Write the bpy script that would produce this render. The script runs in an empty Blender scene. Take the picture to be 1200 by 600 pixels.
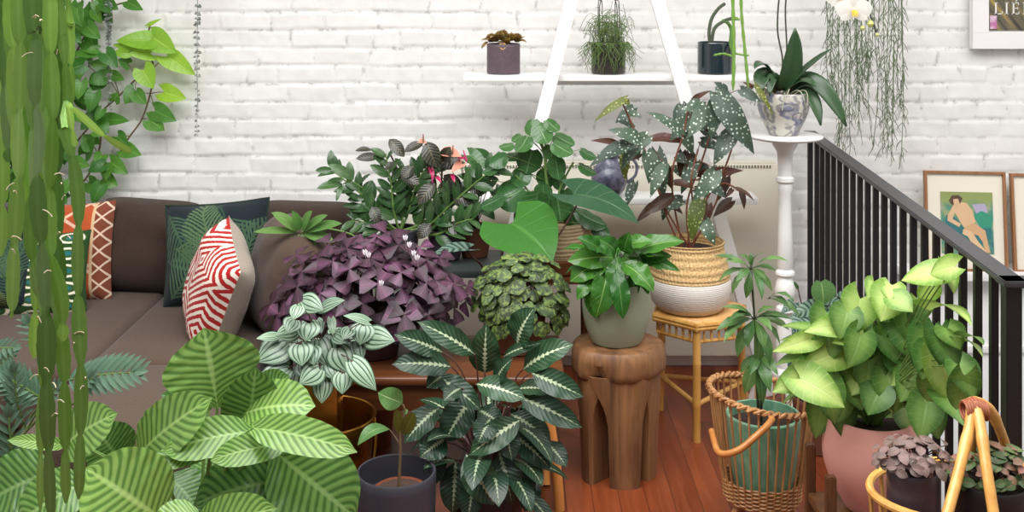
import bpy, bmesh, math, random
import numpy as np
from mathutils import Vector, Matrix, Euler, noise

random.seed(7)
S = bpy.context.scene
COL = S.collection
R = math.radians
PI = math.pi

# ------------------------------------------------------------------ camera, world, light, exposure
CAMZ = 1.66
FPX = 1320.0
cd = bpy.data.cameras.new('camera'); cam = bpy.data.objects.new('camera', cd); COL.objects.link(cam)
cam.location = (0, 0, CAMZ); cam.rotation_euler = (R(90), 0, 0)
cd.sensor_width = 36; cd.lens = FPX / 1200 * 36; cd.shift_y = -330 / 1200
cd.clip_start = .05; cd.clip_end = 60
S.camera = cam
W = bpy.data.worlds.new('world'); S.world = W; W.use_nodes = True
W.node_tree.nodes['Background'].inputs[0].default_value = (.93, .96, 1.0, 1)
W.node_tree.nodes['Background'].inputs[1].default_value = .31
def area(name, loc, rot, sx, sy, power, col=(1, 1, 1)):
    l = bpy.data.lights.new(name, 'AREA'); l.shape = 'RECTANGLE'; l.size = sx; l.size_y = sy
    l.energy = power; l.color = col
    o = bpy.data.objects.new(name, l); COL.objects.link(o); o.location = loc; o.rotation_euler = rot
    return o
area('skylight_daylight', (-.5, 2.15, 2.96), (0, 0, 0), 3.2, 2.2, 160, (1.0, .995, .985))
area('stairwell_daylight', (2.1, 2.6, 2.96), (0, 0, 0), 1.6, 1.8, 46, (1, .98, .97))
S.view_settings.view_transform = 'Standard'; S.view_settings.look = 'None'
S.view_settings.exposure = .12; S.view_settings.gamma = 1; S.view_settings.use_curve_mapping = False

# ------------------------------------------------------------------ helpers
def P(px, py, Y):
    return Vector(((px - 600) * Y / FPX, Y, CAMZ - (py + 30) * Y / FPX))
def Z(py, Y): return CAMZ - (py + 30) * Y / FPX
def X(px, Y): return (px - 600) * Y / FPX
def V(*a): return Vector(a)
def rr(a, b): return random.uniform(a, b)
def jit(s): return Vector((rr(-s, s), rr(-s, s), rr(-s, s)))
def srgb(r, g, b):
    f = lambda c: (c / 255) / 12.92 if c / 255 <= .04045 else ((c / 255 + .055) / 1.055) ** 2.4
    return (f(r), f(g), f(b), 1)

class MB:
    def __init__(s): s.v = []; s.f = []; s.uv = []; s.r = []; s.mi = []
    def add(s, vs, fs, uvs=None, r=.5, mi=0):
        o = len(s.v); s.v += [tuple(p) for p in vs]
        s.uv += uvs if uvs else [(0, 0)] * len(vs)
        s.r += [r] * len(vs); s.f += [tuple(i + o for i in f) for f in fs]; s.mi += [mi] * len(fs)
    def build(s, name, m, parent=None, smooth=True):
        me = bpy.data.meshes.new(name)
        off = Vector((0, 0, 0)); q = parent
        while q is not None: off += q.location; q = q.parent
        me.from_pydata([(a - off.x, b - off.y, c - off.z) for a, b, c in s.v], [], s.f)
        for mm in (m if isinstance(m, (list, tuple)) else [m]): me.materials.append(mm)
        if smooth: me.polygons.foreach_set('use_smooth', [True] * len(me.polygons))
        if any(s.mi): me.polygons.foreach_set('material_index', s.mi)
        ul = me.uv_layers.new(name='UVMap'); idx = np.zeros(len(me.loops), dtype=np.int32)
        me.loops.foreach_get('vertex_index', idx)
        ul.data.foreach_set('uv', np.array(s.uv, dtype=np.float32)[idx].ravel())
        at = me.attributes.new('rnd', 'FLOAT', 'POINT'); at.data.foreach_set('value', np.array(s.r, dtype=np.float32))
        me.update()
        if smooth and not any(k in name for k in ('foliage', 'leaf', 'cover')): me.set_sharp_from_angle(angle=R(38))
        o = bpy.data.objects.new(name, me); COL.objects.link(o)
        if parent is not None: o.parent = parent
        return o

GROUPS = {'back_cushion': 'plain brown back cushions on the sofa', 'palm_cushion': 'palm print cushions on the sofa', 'string_of_hearts': 'string of hearts strands on the wall'}
def tag(o, label, cat, group=None, kind=None):
    o['label'] = label; o['category'] = cat
    if not group: group = GROUPS.get(o.name.split('.')[0])
    if group: o['group'] = group
    if kind: o['kind'] = kind
    return o
def thing(name, loc, label, cat, group=None):
    o = bpy.data.objects.new(name, None); COL.objects.link(o); o.location = loc; o.empty_display_size = .05
    return tag(o, label, cat, group)
def struct(o): o['kind'] = 'structure'; return o

def box(m, c, s, bev=0.0, rot=None, seg=2, mi=0):
    bm = bmesh.new(); bmesh.ops.create_cube(bm, size=1)
    bmesh.ops.scale(bm, vec=s, verts=bm.verts)
    if bev > 0: bmesh.ops.bevel(bm, geom=bm.edges[:], offset=bev, segments=seg, profile=.6, affect='EDGES')
    if rot is not None: bmesh.ops.rotate(bm, matrix=Euler(rot).to_matrix(), cent=(0, 0, 0), verts=bm.verts)
    c = Vector(c)
    m.add([v.co + c for v in bm.verts], [[v.index for v in f.verts] for f in bm.faces],
          [(v.co.x, v.co.z) for v in bm.verts], mi=mi)
    bm.free()
def bar(m, a, b, w, d, bev=.002, up=(0, -1, 0)):
    a = Vector(a); b = Vector(b); z = (b - a); L = z.length; z.normalize()
    y = Vector(up); x = y.cross(z).normalized(); y = z.cross(x)
    M = Matrix((x, y, z)).transposed()
    bm = bmesh.new(); bmesh.ops.create_cube(bm, size=1); bmesh.ops.scale(bm, vec=(w, d, L), verts=bm.verts)
    if bev: bmesh.ops.bevel(bm, geom=bm.edges[:], offset=bev, segments=2, affect='EDGES')
    c = (a + b) / 2
    m.add([M @ v.co + c for v in bm.verts], [[v.index for v in f.verts] for f in bm.faces],
          [(v.co.x, v.co.z) for v in bm.verts]); bm.free()
def lathe(m, c, prof, seg=48, r=.5, wob=0, sq=1.0):
    vs = []; fs = []; uv = []; n = len(prof)
    for i, (pr, pz) in enumerate(prof):
        for k in range(seg):
            a = 2 * PI * k / seg
            q = pr * (1 + wob * noise.noise((math.cos(a) * 2, math.sin(a) * 2, pz * 8)))
            vs.append((c[0] + q * math.cos(a), c[1] + q * math.sin(a) * sq, c[2] + pz)); uv.append((k / seg, i / (n - 1)))
    for i in range(n - 1):
        for k in range(seg):
            k2 = (k + 1) % seg
            fs.append((i * seg + k, i * seg + k2, (i + 1) * seg + k2, (i + 1) * seg + k))
    if prof[0][0] > 1e-5: fs.append(tuple(range(seg - 1, -1, -1)))
    if prof[-1][0] > 1e-5: fs.append(tuple((n - 1) * seg + k for k in range(seg)))
    m.add(vs, fs, uv, r)
def tube(m, pts, rad, sides=7, r=.5, closed=False, flat=1.0):
    pts = [Vector(p) for p in pts]; n = len(pts)
    if not hasattr(rad, '__len__'): rad = [rad] * n
    vs = []; fs = []; uv = []
    t0 = (pts[1] - pts[0]).normalized(); x = t0.orthogonal().normalized()
    for i, p in enumerate(pts):
        if closed: t = (pts[(i + 1) % n] - pts[i - 1]).normalized()
        else: t = (pts[min(i + 1, n - 1)] - pts[max(i - 1, 0)]).normalized()
        x = (x - t * x.dot(t)); x = x.normalized() if x.length > 1e-6 else t.orthogonal().normalized()
        y = t.cross(x)
        for k in range(sides):
            a = 2 * PI * k / sides
            vs.append(p + x * (rad[i] * math.cos(a)) + y * (rad[i] * math.sin(a) * flat)); uv.append((i / max(1, n - 1), k / sides))
    m_ = n if closed else n - 1
    for i in range(m_):
        j = (i + 1) % n
        for k in range(sides):
            k2 = (k + 1) % sides
            fs.append((i * sides + k, i * sides + k2, j * sides + k2, j * sides + k))
    if not closed: fs += [tuple(range(sides - 1, -1, -1)), tuple((n - 1) * sides + k for k in range(sides))]
    m.add(vs, fs, uv, r)
def bez(a, b, c, n=8):
    a, b, c = Vector(a), Vector(b), Vector(c)
    return [a * (1 - t) ** 2 + b * 2 * t * (1 - t) + c * t * t for t in [i / (n - 1) for i in range(n)]]
def spline(pts, n=6):
    pts = [Vector(p) for p in pts]; q = [pts[0]] + pts + [pts[-1]]; out = []
    for i in range(1, len(q) - 2):
        p0, p1, p2, p3 = q[i - 1:i + 3]
        for k in range(n):
            t = k / n
            out.append(.5 * ((2 * p1) + (p2 - p0) * t + (2 * p0 - 5 * p1 + 4 * p2 - p3) * t * t + (3 * p1 - p0 - 3 * p2 + p3) * t ** 3))
    out.append(pts[-1]); return out

# leaf outlines: (half width profile along t, lobe)
SH = {
 'oval':   ([0, .55, .85, .98, 1, .93, .78, .5, .0], 0),
 'broad':  ([.25, .72, .92, 1, 1, .95, .82, .55, .0], .04),
 'lance':  ([0, .45, .78, .95, 1, .9, .68, .36, .0], 0),
 'heart':  ([.55, .9, 1, .97, .86, .7, .5, .27, .0], .30),
 'arrow':  ([.5, .86, 1, 1, .9, .74, .53, .28, .0], .36),
 'round':  ([.35, .75, .93, 1, 1, .95, .82, .58, .12], .10),
 'strap':  ([.45, .75, .9, 1, 1, .97, .88, .62, .1], 0),
 'wing':   ([.4, .8, 1, .98, .88, .72, .5, .25, .0], .14),
 'finger': ([.12, .38, .62, .85, 1, .95, .72, .38, .0], 0),
 'tri':    ([.03, .20, .36, .51, .66, .80, .92, 1.0, .90], 0),
 'fan':    ([.06, .26, .52, .78, .97, 1, .86, .55, .0], 0),
 'peri':   ([.5, .85, 1, 1, .92, .78, .56, .3, .0], .16),
}
def prof(sh, t):
    p = SH[sh][0]; x = t * (len(p) - 1); i = min(int(x), len(p) - 2); f = x - i
    a = p[max(i - 1, 0)]; b = p[i]; c = p[i + 1]; d = p[min(i + 2, len(p) - 1)]
    return max(0, .5 * ((2 * b) + (c - a) * f + (2 * a - 5 * b + 4 * c - d) * f * f + (3 * b - a - 3 * c + d) * f ** 3))
CAMN = Vector((0, -.78, .62))
def leaf(m, base, tip, w, sh='oval', n=None, arch=.1, cup=.18, ruf=0.0, fr=16, nt=9, nv=6, r=None, asym=0.0, droop=0.0):
    base = Vector(base); tip = Vector(tip); d = tip - base; L = d.length
    if L < 1e-5: return
    dn = d / L; n = Vector(n) if n is not None else CAMN + jit(.28)
    side = dn.cross(n)
    if side.length < .15: side = dn.cross(n + Vector((.5, .1, .3)))
    side.normalize(); n2 = side.cross(dn).normalized()
    lobe = SH[sh][1]; ph = rr(0, 6.28); r = random.random() if r is None else r
    vs = []; uv = []; fs = []
    for i in range(nt + 1):
        t = i / nt; h = w / 2 * prof(sh, t)
        c = base + d * t + n2 * (arch * L * 4 * t * (1 - t)) - Vector((0, 0, droop * L * t * t))
        for j in range(nv + 1):
            v = -1 + 2 * j / nv; av = abs(v)
            hh = h * (1 + asym * (1 if v > 0 else -1))
            z = cup * hh * av ** 1.4 + ruf * hh * av * av * math.sin(t * fr + ph + (1.7 if v > 0 else 0))
            vs.append(c + side * (v * hh) + n2 * z - dn * (lobe * L * av ** 1.3 * (1 - t) ** 2))
            uv.append((t, .5 + .5 * v))
    q = nv + 1
    for i in range(nt):
        for j in range(nv):
            fs.append((i * q + j, i * q + j + 1, (i + 1) * q + j + 1, (i + 1) * q + j))
    m.add(vs, fs, uv, r)
def petiole(m, root, base, r0=.003, r1=.002, up=.3, r=.5):
    root = Vector(root); base = Vector(base); d = base - root
    mid = root + d * .45 + Vector((0, 0, abs(d.length) * up)); tube(m, bez(root, mid, base, 7), [r0 + (r1 - r0) * i / 6 for i in range(7)], 5, r)

# ------------------------------------------------------------------ materials
class G:
    def __init__(s, name):
        s.m = bpy.data.materials.new(name); s.m.use_nodes = True; s.t = s.m.node_tree; s.N = s.t.nodes; s.L = s.t.links
        s.p = s.N['Principled BSDF']; s.out = s.N['Material Output']
    def set(s, sock, v):
        if isinstance(v, bpy.types.NodeSocket): s.L.new(v, sock)
        elif v is not None: sock.default_value = v
    def node(s, ty, outp=0, **kw):
        n = s.N.new(ty)
        for k, v in kw.items():
            if k.startswith('i'): s.set(n.inputs[int(k[1:])], v)
            elif k.startswith('n_'): s.set(n.inputs[k[2:].replace('_', ' ')], v)
            else: setattr(n, k, v)
        return n.outputs[outp]
    def M(s, op, a, b=None, c=None):
        n = s.N.new('ShaderNodeMath'); n.operation = op
        for i, x in enumerate((a, b, c)): s.set(n.inputs[i], x)
        return n.outputs[0]
    def mix(s, f, a, b, bt='MIX'):
        n = s.N.new('ShaderNodeMix'); n.data_type = 'RGBA'; n.blend_type = bt
        s.set(n.inputs[0], f); s.set(n.inputs[6], a); s.set(n.inputs[7], b); return n.outputs[2]
    def step(s, x, lo, hi):
        n = s.N.new('ShaderNodeMapRange'); n.interpolation_type = 'SMOOTHSTEP'
        s.set(n.inputs[0], x); s.set(n.inputs[1], lo); s.set(n.inputs[2], hi); n.inputs[3].default_value = 0; n.inputs[4].default_value = 1
        return n.outputs[0]
    def coord(s, which='Object'):
        n = s.N.new('ShaderNodeTexCoord'); return n.outputs[which]
    def sep(s, v):
        n = s.N.new('ShaderNodeSeparateXYZ'); s.L.new(v, n.inputs[0]); return n.outputs
    def comb(s, x, y, z=0.0):
        n = s.N.new('ShaderNodeCombineXYZ'); s.set(n.inputs[0], x); s.set(n.inputs[1], y); s.set(n.inputs[2], z); return n.outputs[0]
    def mapv(s, v, scale=(1, 1, 1), rot=(0, 0, 0), loc=(0, 0, 0)):
        n = s.N.new('ShaderNodeMapping'); s.L.new(v, n.inputs[0]); n.inputs[1].default_value = loc; n.inputs[2].default_value = rot; n.inputs[3].default_value = scale; return n.outputs[0]
    def noise(s, v=None, sc=5, det=3, rough=.5, dist=0.0, col=False):
        n = s.N.new('ShaderNodeTexNoise'); s.set(n.inputs['Vector'], v if v is not None else s.coord()); s.set(n.inputs['Scale'], sc)
        s.set(n.inputs['Detail'], det); s.set(n.inputs['Roughness'], rough); s.set(n.inputs['Distortion'], dist); return n.outputs[1 if col else 0]
    def vor(s, v, sc, outp='Distance', feat='F1', rnd=1.0):
        n = s.N.new('ShaderNodeTexVoronoi'); n.feature = feat; s.set(n.inputs['Vector'], v); n.inputs['Scale'].default_value = sc
        n.inputs['Randomness'].default_value = rnd; return n.outputs[outp]
    def wave(s, v, sc, dist=0, det=2, dsc=1):
        n = s.N.new('ShaderNodeTexWave'); s.set(n.inputs['Vector'], v); n.inputs['Scale'].default_value = sc
        n.inputs['Distortion'].default_value = dist; n.inputs['Detail'].default_value = det; n.inputs['Detail Scale'].default_value = dsc; return n.outputs[1]
    def ramp(s, f, stops):
        n = s.N.new('ShaderNodeValToRGB'); s.L.new(f, n.inputs[0]); e = n.color_ramp.elements
        while len(e) < len(stops): e.new(.5)
        for k, (p, c) in enumerate(stops): e[k].position = p; e[k].color = c
        return n.outputs[0]
    def bump(s, h, st=.3, d=.01, nrm=None):
        n = s.N.new('ShaderNodeBump'); n.inputs['Strength'].default_value = st; n.inputs['Distance'].default_value = d
        s.set(n.inputs['Height'], h)
        if nrm is not None: s.L.new(nrm, n.inputs['Normal'])
        return n.outputs[0]
    def fin(s, col=None, rough=None, metal=None, nrm=None, coat=None, spec=None, sheen=None):
        i = s.p.inputs
        s.set(i['Base Color'], col); s.set(i['Roughness'], rough); s.set(i['Metallic'], metal)
        if nrm is not None: s.L.new(nrm, i['Normal'])
        if coat: i['Coat Weight'].default_value = coat
        if spec is not None: i['Specular IOR Level'].default_value = spec
        if sheen: i['Sheen Weight'].default_value = sheen
        return s.m

def simple(name, c, rough=.5, metal=0.0, var=.12, sc=8, bmp=0.0, bsc=60, coat=None):
    g = G(name); n = g.noise(sc=sc, det=4)
    dark = tuple(x * (1 - var) for x in c[:3]) + (1,); lite = tuple(min(1, x * (1 + var)) for x in c[:3]) + (1,)
    col = g.mix(n, dark, lite)
    nr = g.bump(g.noise(sc=bsc, det=3), bmp, .004) if bmp else None
    return g.fin(col, rough, metal, nr, coat)

def leafmat(name, pat, c1, c2=None, c3=None, rough=.38, tr=.22, var=.5, k=10, back=None):
    g = G(name)
    u, vv = g.sep(g.coord('UV'))[:2]
    v = g.M('ABSOLUTE', g.M('SUBTRACT', g.M('MULTIPLY', vv, 2.0), 1.0))
    r = g.node('ShaderNodeAttribute', 2, attribute_name='rnd')
    mid = g.M('SUBTRACT', 1.0, g.step(v, .02, .09))
    h = None; base = c1
    ph = g.M('SUBTRACT', g.M('MULTIPLY', u, float(k)), g.M('MULTIPLY', v, k * .22))
    fr = g.M('FRACT', ph); tri = g.M('ABSOLUTE', g.M('SUBTRACT', g.M('MULTIPLY', fr, 2.0), 1.0))
    nz = g.noise(sc=45, det=2)
    if pat == 'plain':
        vein = g.step(tri, .9, 1.0)
        base = g.mix(nz, c1, c2 or c1)
        base = g.mix(g.M('MAXIMUM', g.M('MULTIPLY', vein, .35), g.M('MULTIPLY', mid, .8)), base, c3 or c2 or c1); h = g.M('MULTIPLY', g.M('MAXIMUM', vein, mid), -1.0)
    elif pat == 'chev':       # light bands between side veins
        f = g.step(g.M('ADD', tri, g.M('MULTIPLY', g.M('SUBTRACT', nz, .5), .5)), .15, .75)
        base = g.mix(f, c1, c2); base = g.mix(g.M('MULTIPLY', mid, .8), base, c3 or c2); h = tri
    elif pat == 'merid':      # bands running from stalk to tip
        w = g.M('ABSOLUTE', g.M('SINE', g.M('ADD', g.M('MULTIPLY', v, float(k)), .9)))
        f = g.step(g.M('ADD', w, g.M('MULTIPLY', g.M('SUBTRACT', nz, .5), .3)), .35, .62)
        base = g.mix(f, c1, c2); h = w
    elif pat == 'feather':    # pale jagged flame along the midrib
        wdt = g.M('ADD', .06, g.M('MULTIPLY', tri, .24)); wdt = g.M('MULTIPLY', wdt, g.M('SUBTRACT', 1.1, u))
        f = g.M('SUBTRACT', 1.0, g.step(v, g.M('MULTIPLY', wdt, .75), wdt))
        sv = g.M('MULTIPLY', g.step(tri, .35, .8), .18)
        base = g.mix(g.M('MULTIPLY', sv, g.M('SUBTRACT', 1.0, g.step(v, .5, .95))), c1, c3)
        base = g.mix(g.M('MULTIPLY', f, .92), base, c2); h = tri
    elif pat == 'spots':
        vo = g.vor(g.coord(), float(k), rnd=.8)
        f = g.M('SUBTRACT', 1.0, g.step(vo, .22, .30)); base = g.mix(nz, c1, c3 or c1); base = g.mix(f, base, c2); h = g.M('MULTIPLY', tri, .6)
    elif pat == 'mottle':
        vo = g.noise(sc=float(k), det=2, rough=.6); f = g.step(vo, .47, .60)
        f = g.M('MULTIPLY', f, g.M('SUBTRACT', 1.0, g.step(tri, .75, .95)))
        base = g.mix(f, c1, c2); base = g.mix(g.step(r, .55, .95), base, c3, 'MIX') if c3 else base; base = g.mix(g.M('MULTIPLY', f, .8), base, c2); h = tri
    elif pat == 'center':     # paler centre, green margin
        f = g.step(g.M('ADD', v, g.M('MULTIPLY', g.M('SUBTRACT', nz, .5), .5)), .25, .95)
        base = g.mix(f, c2, c1); vein = g.step(tri, .88, 1.0)
        base = g.mix(g.M('MULTIPLY', g.M('MAXIMUM', vein, mid), .4), base, c3 or c2); h = g.M('MULTIPLY', g.M('MAXIMUM', vein, mid), -1.0)
    hsv = g.N.new('ShaderNodeHueSaturation'); g.set(hsv.inputs['Color'], base)
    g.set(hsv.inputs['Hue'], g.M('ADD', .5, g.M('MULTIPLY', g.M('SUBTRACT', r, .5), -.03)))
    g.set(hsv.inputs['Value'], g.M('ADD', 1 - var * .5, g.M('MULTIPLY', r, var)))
    big = g.noise(sc=14, det=3); col = g.mix(g.M('MULTIPLY', big, .35), hsv.outputs[0], srgb(150, 160, 120), 'SOFT_LIGHT')
    nr = g.bump(h, .5 if pat == 'plain' else .22, .003) if h is not None else None
    g.fin(col, rough, 0.0, nr, spec=.5)
    if tr > 0:
        tb = g.N.new('ShaderNodeBsdfTranslucent'); g.L.new(col, tb.inputs[0])
        ms = g.N.new('ShaderNodeMixShader'); ms.inputs[0].default_value = tr
        g.L.new(g.p.outputs[0], ms.inputs[1]); g.L.new(tb.outputs[0], ms.inputs[2]); g.L.new(ms.outputs[0], g.out.inputs[0])
    return g.m

def wood(name, c1, c2, rough=.45, sc=1.0, ax='Z', coat=None, bmp=.1, knots=False):
    g = G(name); s = {'X': (1.2, 14, 14), 'Y': (14, 1.2, 14), 'Z': (14, 14, 1.2)}[ax]
    v = g.mapv(g.coord(), tuple(a * sc for a in s))
    n = g.noise(v, 2.2, 6, .6, .6); n2 = g.noise(v, 9, 4, .6)
    col = g.ramp(g.M('ADD', g.M('MULTIPLY', n, .75), g.M('MULTIPLY', n2, .25)), [(.32, c1), (.66, c2)])
    return g.fin(col, rough, 0.0, g.bump(n2, bmp, .003), coat)
def fabric(name, c, var=.30, sc=150, bmp=.45):
    g = G(name); w = g.noise(sc=sc, det=2, rough=.7); big = g.noise(sc=5, det=3)
    dark = tuple(x * (1 - var) for x in c[:3]) + (1,); lite = tuple(x * (1 + var) for x in c[:3]) + (1,)
    col = g.mix(g.M('ADD', g.M('MULTIPLY', w, .7), g.M('MULTIPLY', big, .3)), dark, lite)
    return g.fin(col, .92, 0.0, g.bump(w, bmp, .004), sheen=.15, spec=.2)

# ------------------------------------------------------------------ materials used across the room
def brick_mat(name='painted_brick'):
    g = G(name); n = g.noise(sc=9, det=5, rough=.6); n2 = g.noise(sc=70, det=4, rough=.6)
    col = g.mix(g.step(n, .3, .75), srgb(232, 231, 228), srgb(241, 240, 238))
    mo = g.node('ShaderNodeAttribute', 2, attribute_name='joint')
    crack = g.M('MULTIPLY', g.step(g.noise(sc=22, det=4, rough=.7), .50, .62), mo)
    col = g.mix(g.M('MULTIPLY', crack, .75), col, srgb(158, 154, 148))
    return g.fin(col, .55, 0.0, g.bump(g.M('ADD', g.M('MULTIPLY', n, 1.0), g.M('MULTIPLY', n2, .3)), .22, .006), spec=.35)
MBRICK = brick_mat()
MPLASTER = simple('white_wall_paint', srgb(232, 231, 228), .6, var=.03, bmp=.1, bsc=20)
MWHITE = simple('white_gloss_paint', srgb(243, 243, 241), .35, var=.02, bmp=.05, bsc=30)
MCEIL = simple('ceiling_paint', srgb(235, 235, 233), .8, var=.02)

def floor_mat():
    g = G('jarrah_floorboards'); o = g.coord(); s = g.sep(o)
    pw = .085
    bx = g.M('FLOOR', g.M('DIVIDE', s[0], pw)); fx = g.M('FRACT', g.M('DIVIDE', s[0], pw))
    offs = g.M('MULTIPLY', g.M('FRACT', g.M('MULTIPLY', bx, .618)), 1.4)
    by = g.M('FLOOR', g.M('DIVIDE', g.M('ADD', s[1], offs), 1.1)); fy = g.M('FRACT', g.M('DIVIDE', g.M('ADD', s[1], offs), 1.1))
    wn = g.node('ShaderNodeTexWhiteNoise', 0, i0=g.comb(bx, by))
    v = g.mapv(o, (30, 2.2, 1)); v2 = g.node('ShaderNodeVectorMath', 0, operation='ADD', i0=v, i1=g.comb(g.M('MULTIPLY', wn, 40.0), 0.0))
    n = g.noise(v2, 1.3, 6, .6, .5)
    f = g.M('ADD', g.M('MULTIPLY', n, .6), g.M('MULTIPLY', wn, .4))
    col = g.ramp(f, [(.2, srgb(80, 34, 18)), (.5, srgb(120, 54, 28)), (.8, srgb(152, 78, 44))])
    e = g.M('MINIMUM', g.M('MULTIPLY', g.M('MINIMUM', fx, g.M('SUBTRACT', 1.0, fx)), pw), g.M('MULTIPLY', g.M('MINIMUM', fy, g.M('SUBTRACT', 1.0, fy)), 1.1))
    gap = g.M('SUBTRACT', 1.0, g.step(e, .0004, .0018))
    col = g.mix(g.M('MULTIPLY', gap, .7), col, srgb(45, 18, 9))
    return g.fin(col, g.M('ADD', .26, g.M('MULTIPLY', n, .14)), 0.0, g.bump(g.M('SUBTRACT', g.M('MULTIPLY', n, .15), gap), .3, .002), spec=.5)
MFLOOR = floor_mat()
MSOIL = simple('potting_soil', srgb(48, 34, 26), .95, var=.5, sc=60, bmp=.8, bsc=120)
MBLACK = simple('black_metal_paint', srgb(22, 20, 21), .5, var=.1)
MRAIL = simple('charcoal_rail_paint', srgb(56, 56, 58), .45, var=.08)
MSOFA = fabric('sofa_fabric', srgb(80, 64, 54))
MSOFA2 = fabric('cushion_fabric', srgb(62, 48, 41))
MRATTAN = wood('rattan_cane', srgb(168, 112, 52), srgb(218, 168, 98), .35, .8, coat=.2)
MBAMBOO = wood('honey_bamboo', srgb(190, 132, 58), srgb(228, 178, 98), .35, .8, coat=.2)
MWICKER = wood('brown_wicker', srgb(142, 94, 54), srgb(206, 154, 100), .5, 1.5)
MLOG = wood('log_wood', srgb(78, 50, 32), srgb(158, 112, 72), .55, .55, bmp=.6)
MBENCH = wood('bench_wood', srgb(66, 36, 20), srgb(116, 68, 38), .35, .6, 'X')
MLEG = wood('orange_beech', srgb(178, 108, 50), srgb(216, 148, 80), .3, .5)
MDKWOOD = wood('dark_stand_wood', srgb(72, 44, 26), srgb(122, 80, 50), .45, .8)

# ------------------------------------------------------------------ room shell
WY = 4.83
def brick_wall(name, x0, x1, z0, z1, y, zoff):
    res = .0075; nx = int((x1 - x0) / res) + 1; nz = int((z1 - z0) / res) + 1
    xs = np.linspace(x0, x1, nx); zs = np.linspace(z0, z1, nz); XX, ZZ = np.meshgrid(xs, zs)
    rng = np.random.RandomState(3)
    ch = .0768; row = np.floor((ZZ - zoff) / ch).astype(int)
    zz = ZZ - .0035 * np.sin(XX * 5.1 + row * 1.7) - .002 * np.sin(XX * 17 + row) ; row = np.floor((zz - zoff) / ch).astype(int); fz = (zz - zoff) - row * ch
    # each course gets its own run of stretchers and headers
    H = np.zeros_like(XX); J = np.zeros_like(XX)
    for rw in np.unique(row):
        m = row == rw; r_ = np.random.RandomState(int(rw) + 500)
        edges = [x0 - r_.uniform(.05, .25)]
        while edges[-1] < x1 + .3: edges.append(edges[-1] + (.118 if r_.rand() < .25 else .235) + r_.uniform(-.012, .012))
        edges = np.array(edges); hs = r_.uniform(-.0035, .0035, len(edges)); tl = r_.uniform(-1, 1, len(edges))
        xx = XX[m] + .003 * np.sin(ZZ[m] * 60); i = np.searchsorted(edges, xx) - 1; i = np.clip(i, 0, len(edges) - 2)
        dx = np.minimum(xx - edges[i], edges[i + 1] - xx); dz = np.minimum(fz[m], ch - fz[m])
        fill = r_.uniform(.35, 1, len(edges))[i]
        ex = np.clip((dx - .0015) / .0075, 0, 1); ez = np.clip((dz - .0015) / .0085, 0, 1)
        ex = 1 - (1 - ex) * fill
        e = (ex * ex * (3 - 2 * ex)) * (ez * ez * (3 - 2 * ez))
        H[m] = e * (.0042 + hs[i] * .5 + tl[i] * .005 * (fz[m] - ch / 2) / ch)
        J[m] = np.clip(1 - np.minimum(dx, dz) / .009, 0, 1)
    rnd = rng.rand(nz // 3 + 3, nx // 3 + 3) ; a = np.kron(rnd, np.ones((3, 3)))[:nz, :nx]
    k = np.array([1, 2, 3, 2, 1.]) / 9
    for _ in range(2):
        a = np.apply_along_axis(lambda q: np.convolve(q, k, 'same'), 0, a); a = np.apply_along_axis(lambda q: np.convolve(q, k, 'same'), 1, a)
    H = H + (a - .5) * .0045
    co = np.stack([XX.ravel(), (y - H).ravel(), ZZ.ravel()], 1).astype(np.float32)
    me = bpy.data.meshes.new(name); nf = (nx - 1) * (nz - 1)
    me.vertices.add(len(co)); me.vertices.foreach_set('co', co.ravel())
    ii, jj = np.meshgrid(np.arange(nz - 1), np.arange(nx - 1), indexing='ij'); b = (ii * nx + jj).ravel()
    fc = np.stack([b, b + 1, b + nx + 1, b + nx], 1).astype(np.int32)
    me.loops.add(nf * 4); me.loops.foreach_set('vertex_index', fc.ravel())
    me.polygons.add(nf); me.polygons.foreach_set('loop_start', np.arange(nf, dtype=np.int32) * 4); me.polygons.foreach_set('loop_total', np.full(nf, 4, dtype=np.int32))
    me.polygons.foreach_set('use_smooth', [True] * nf)
    at = me.attributes.new('joint', 'FLOAT', 'POINT'); at.data.foreach_set('value', J.ravel().astype(np.float32))
    me.materials.append(MBRICK); me.update(); me.validate()
    o = bpy.data.objects.new(name, me); COL.objects.link(o); return struct(o)
brick_wall('wall_back', -3.2, 3.0, -.9, 2.3, WY, Z(245, WY))
m = MB(); box(m, (0, WY + .08, .6), (6.8, .14, 5.0)); box(m, (0, WY + .03, 2.7), (6.8, .08, .75)); struct(m.build('wall_back_structure', MPLASTER, smooth=False))
m = MB(); box(m, (-3.25, 2.2, 1.2), (.12, 5.5, 3.8)); struct(m.build('wall_left', MPLASTER, smooth=False))
m = MB(); box(m, (3.05, 2.2, .2), (.12, 5.5, 5.8)); struct(m.build('wall_right', MPLASTER, smooth=False))
m = MB()                                    # ceiling with an opening for the skylight
for c, s in (((-2.75, 2.15), (1.1, 5.4)), ((2.2, .5), (1.7, 2.1)), ((2.2, 4.25), (1.7, 1.2)), ((-.42, .25), (3.56, 1.6)), ((-.42, 4.1), (3.56, 1.5))):
    box(m, (c[0], c[1], 3.06), (s[0], s[1], .1))
struct(m.build('ceiling', MCEIL, smooth=False))
m = MB()
poly = [(-3.2, -.6), (3.0, -.6), (3.0, 2.36), (1.16, 2.36), (1.32, 4.80), (-3.2, 4.80)]
n_ = len(poly); m.add([(x, y, 0) for x, y in poly] + [(x, y, -.16) for x, y in poly], [tuple(range(n_)), tuple(range(2 * n_ - 1, n_ - 1, -1))] + [(i, i + n_, (i + 1) % n_ + n_, (i + 1) % n_) for i in range(n_)])
struct(m.build('floor', MFLOOR, smooth=False))
m = MB(); box(m, (2.1, 3.6, -2.7), (2.0, 2.6, .1)); struct(m.build('floor_lower', MFLOOR, smooth=False))
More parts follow.
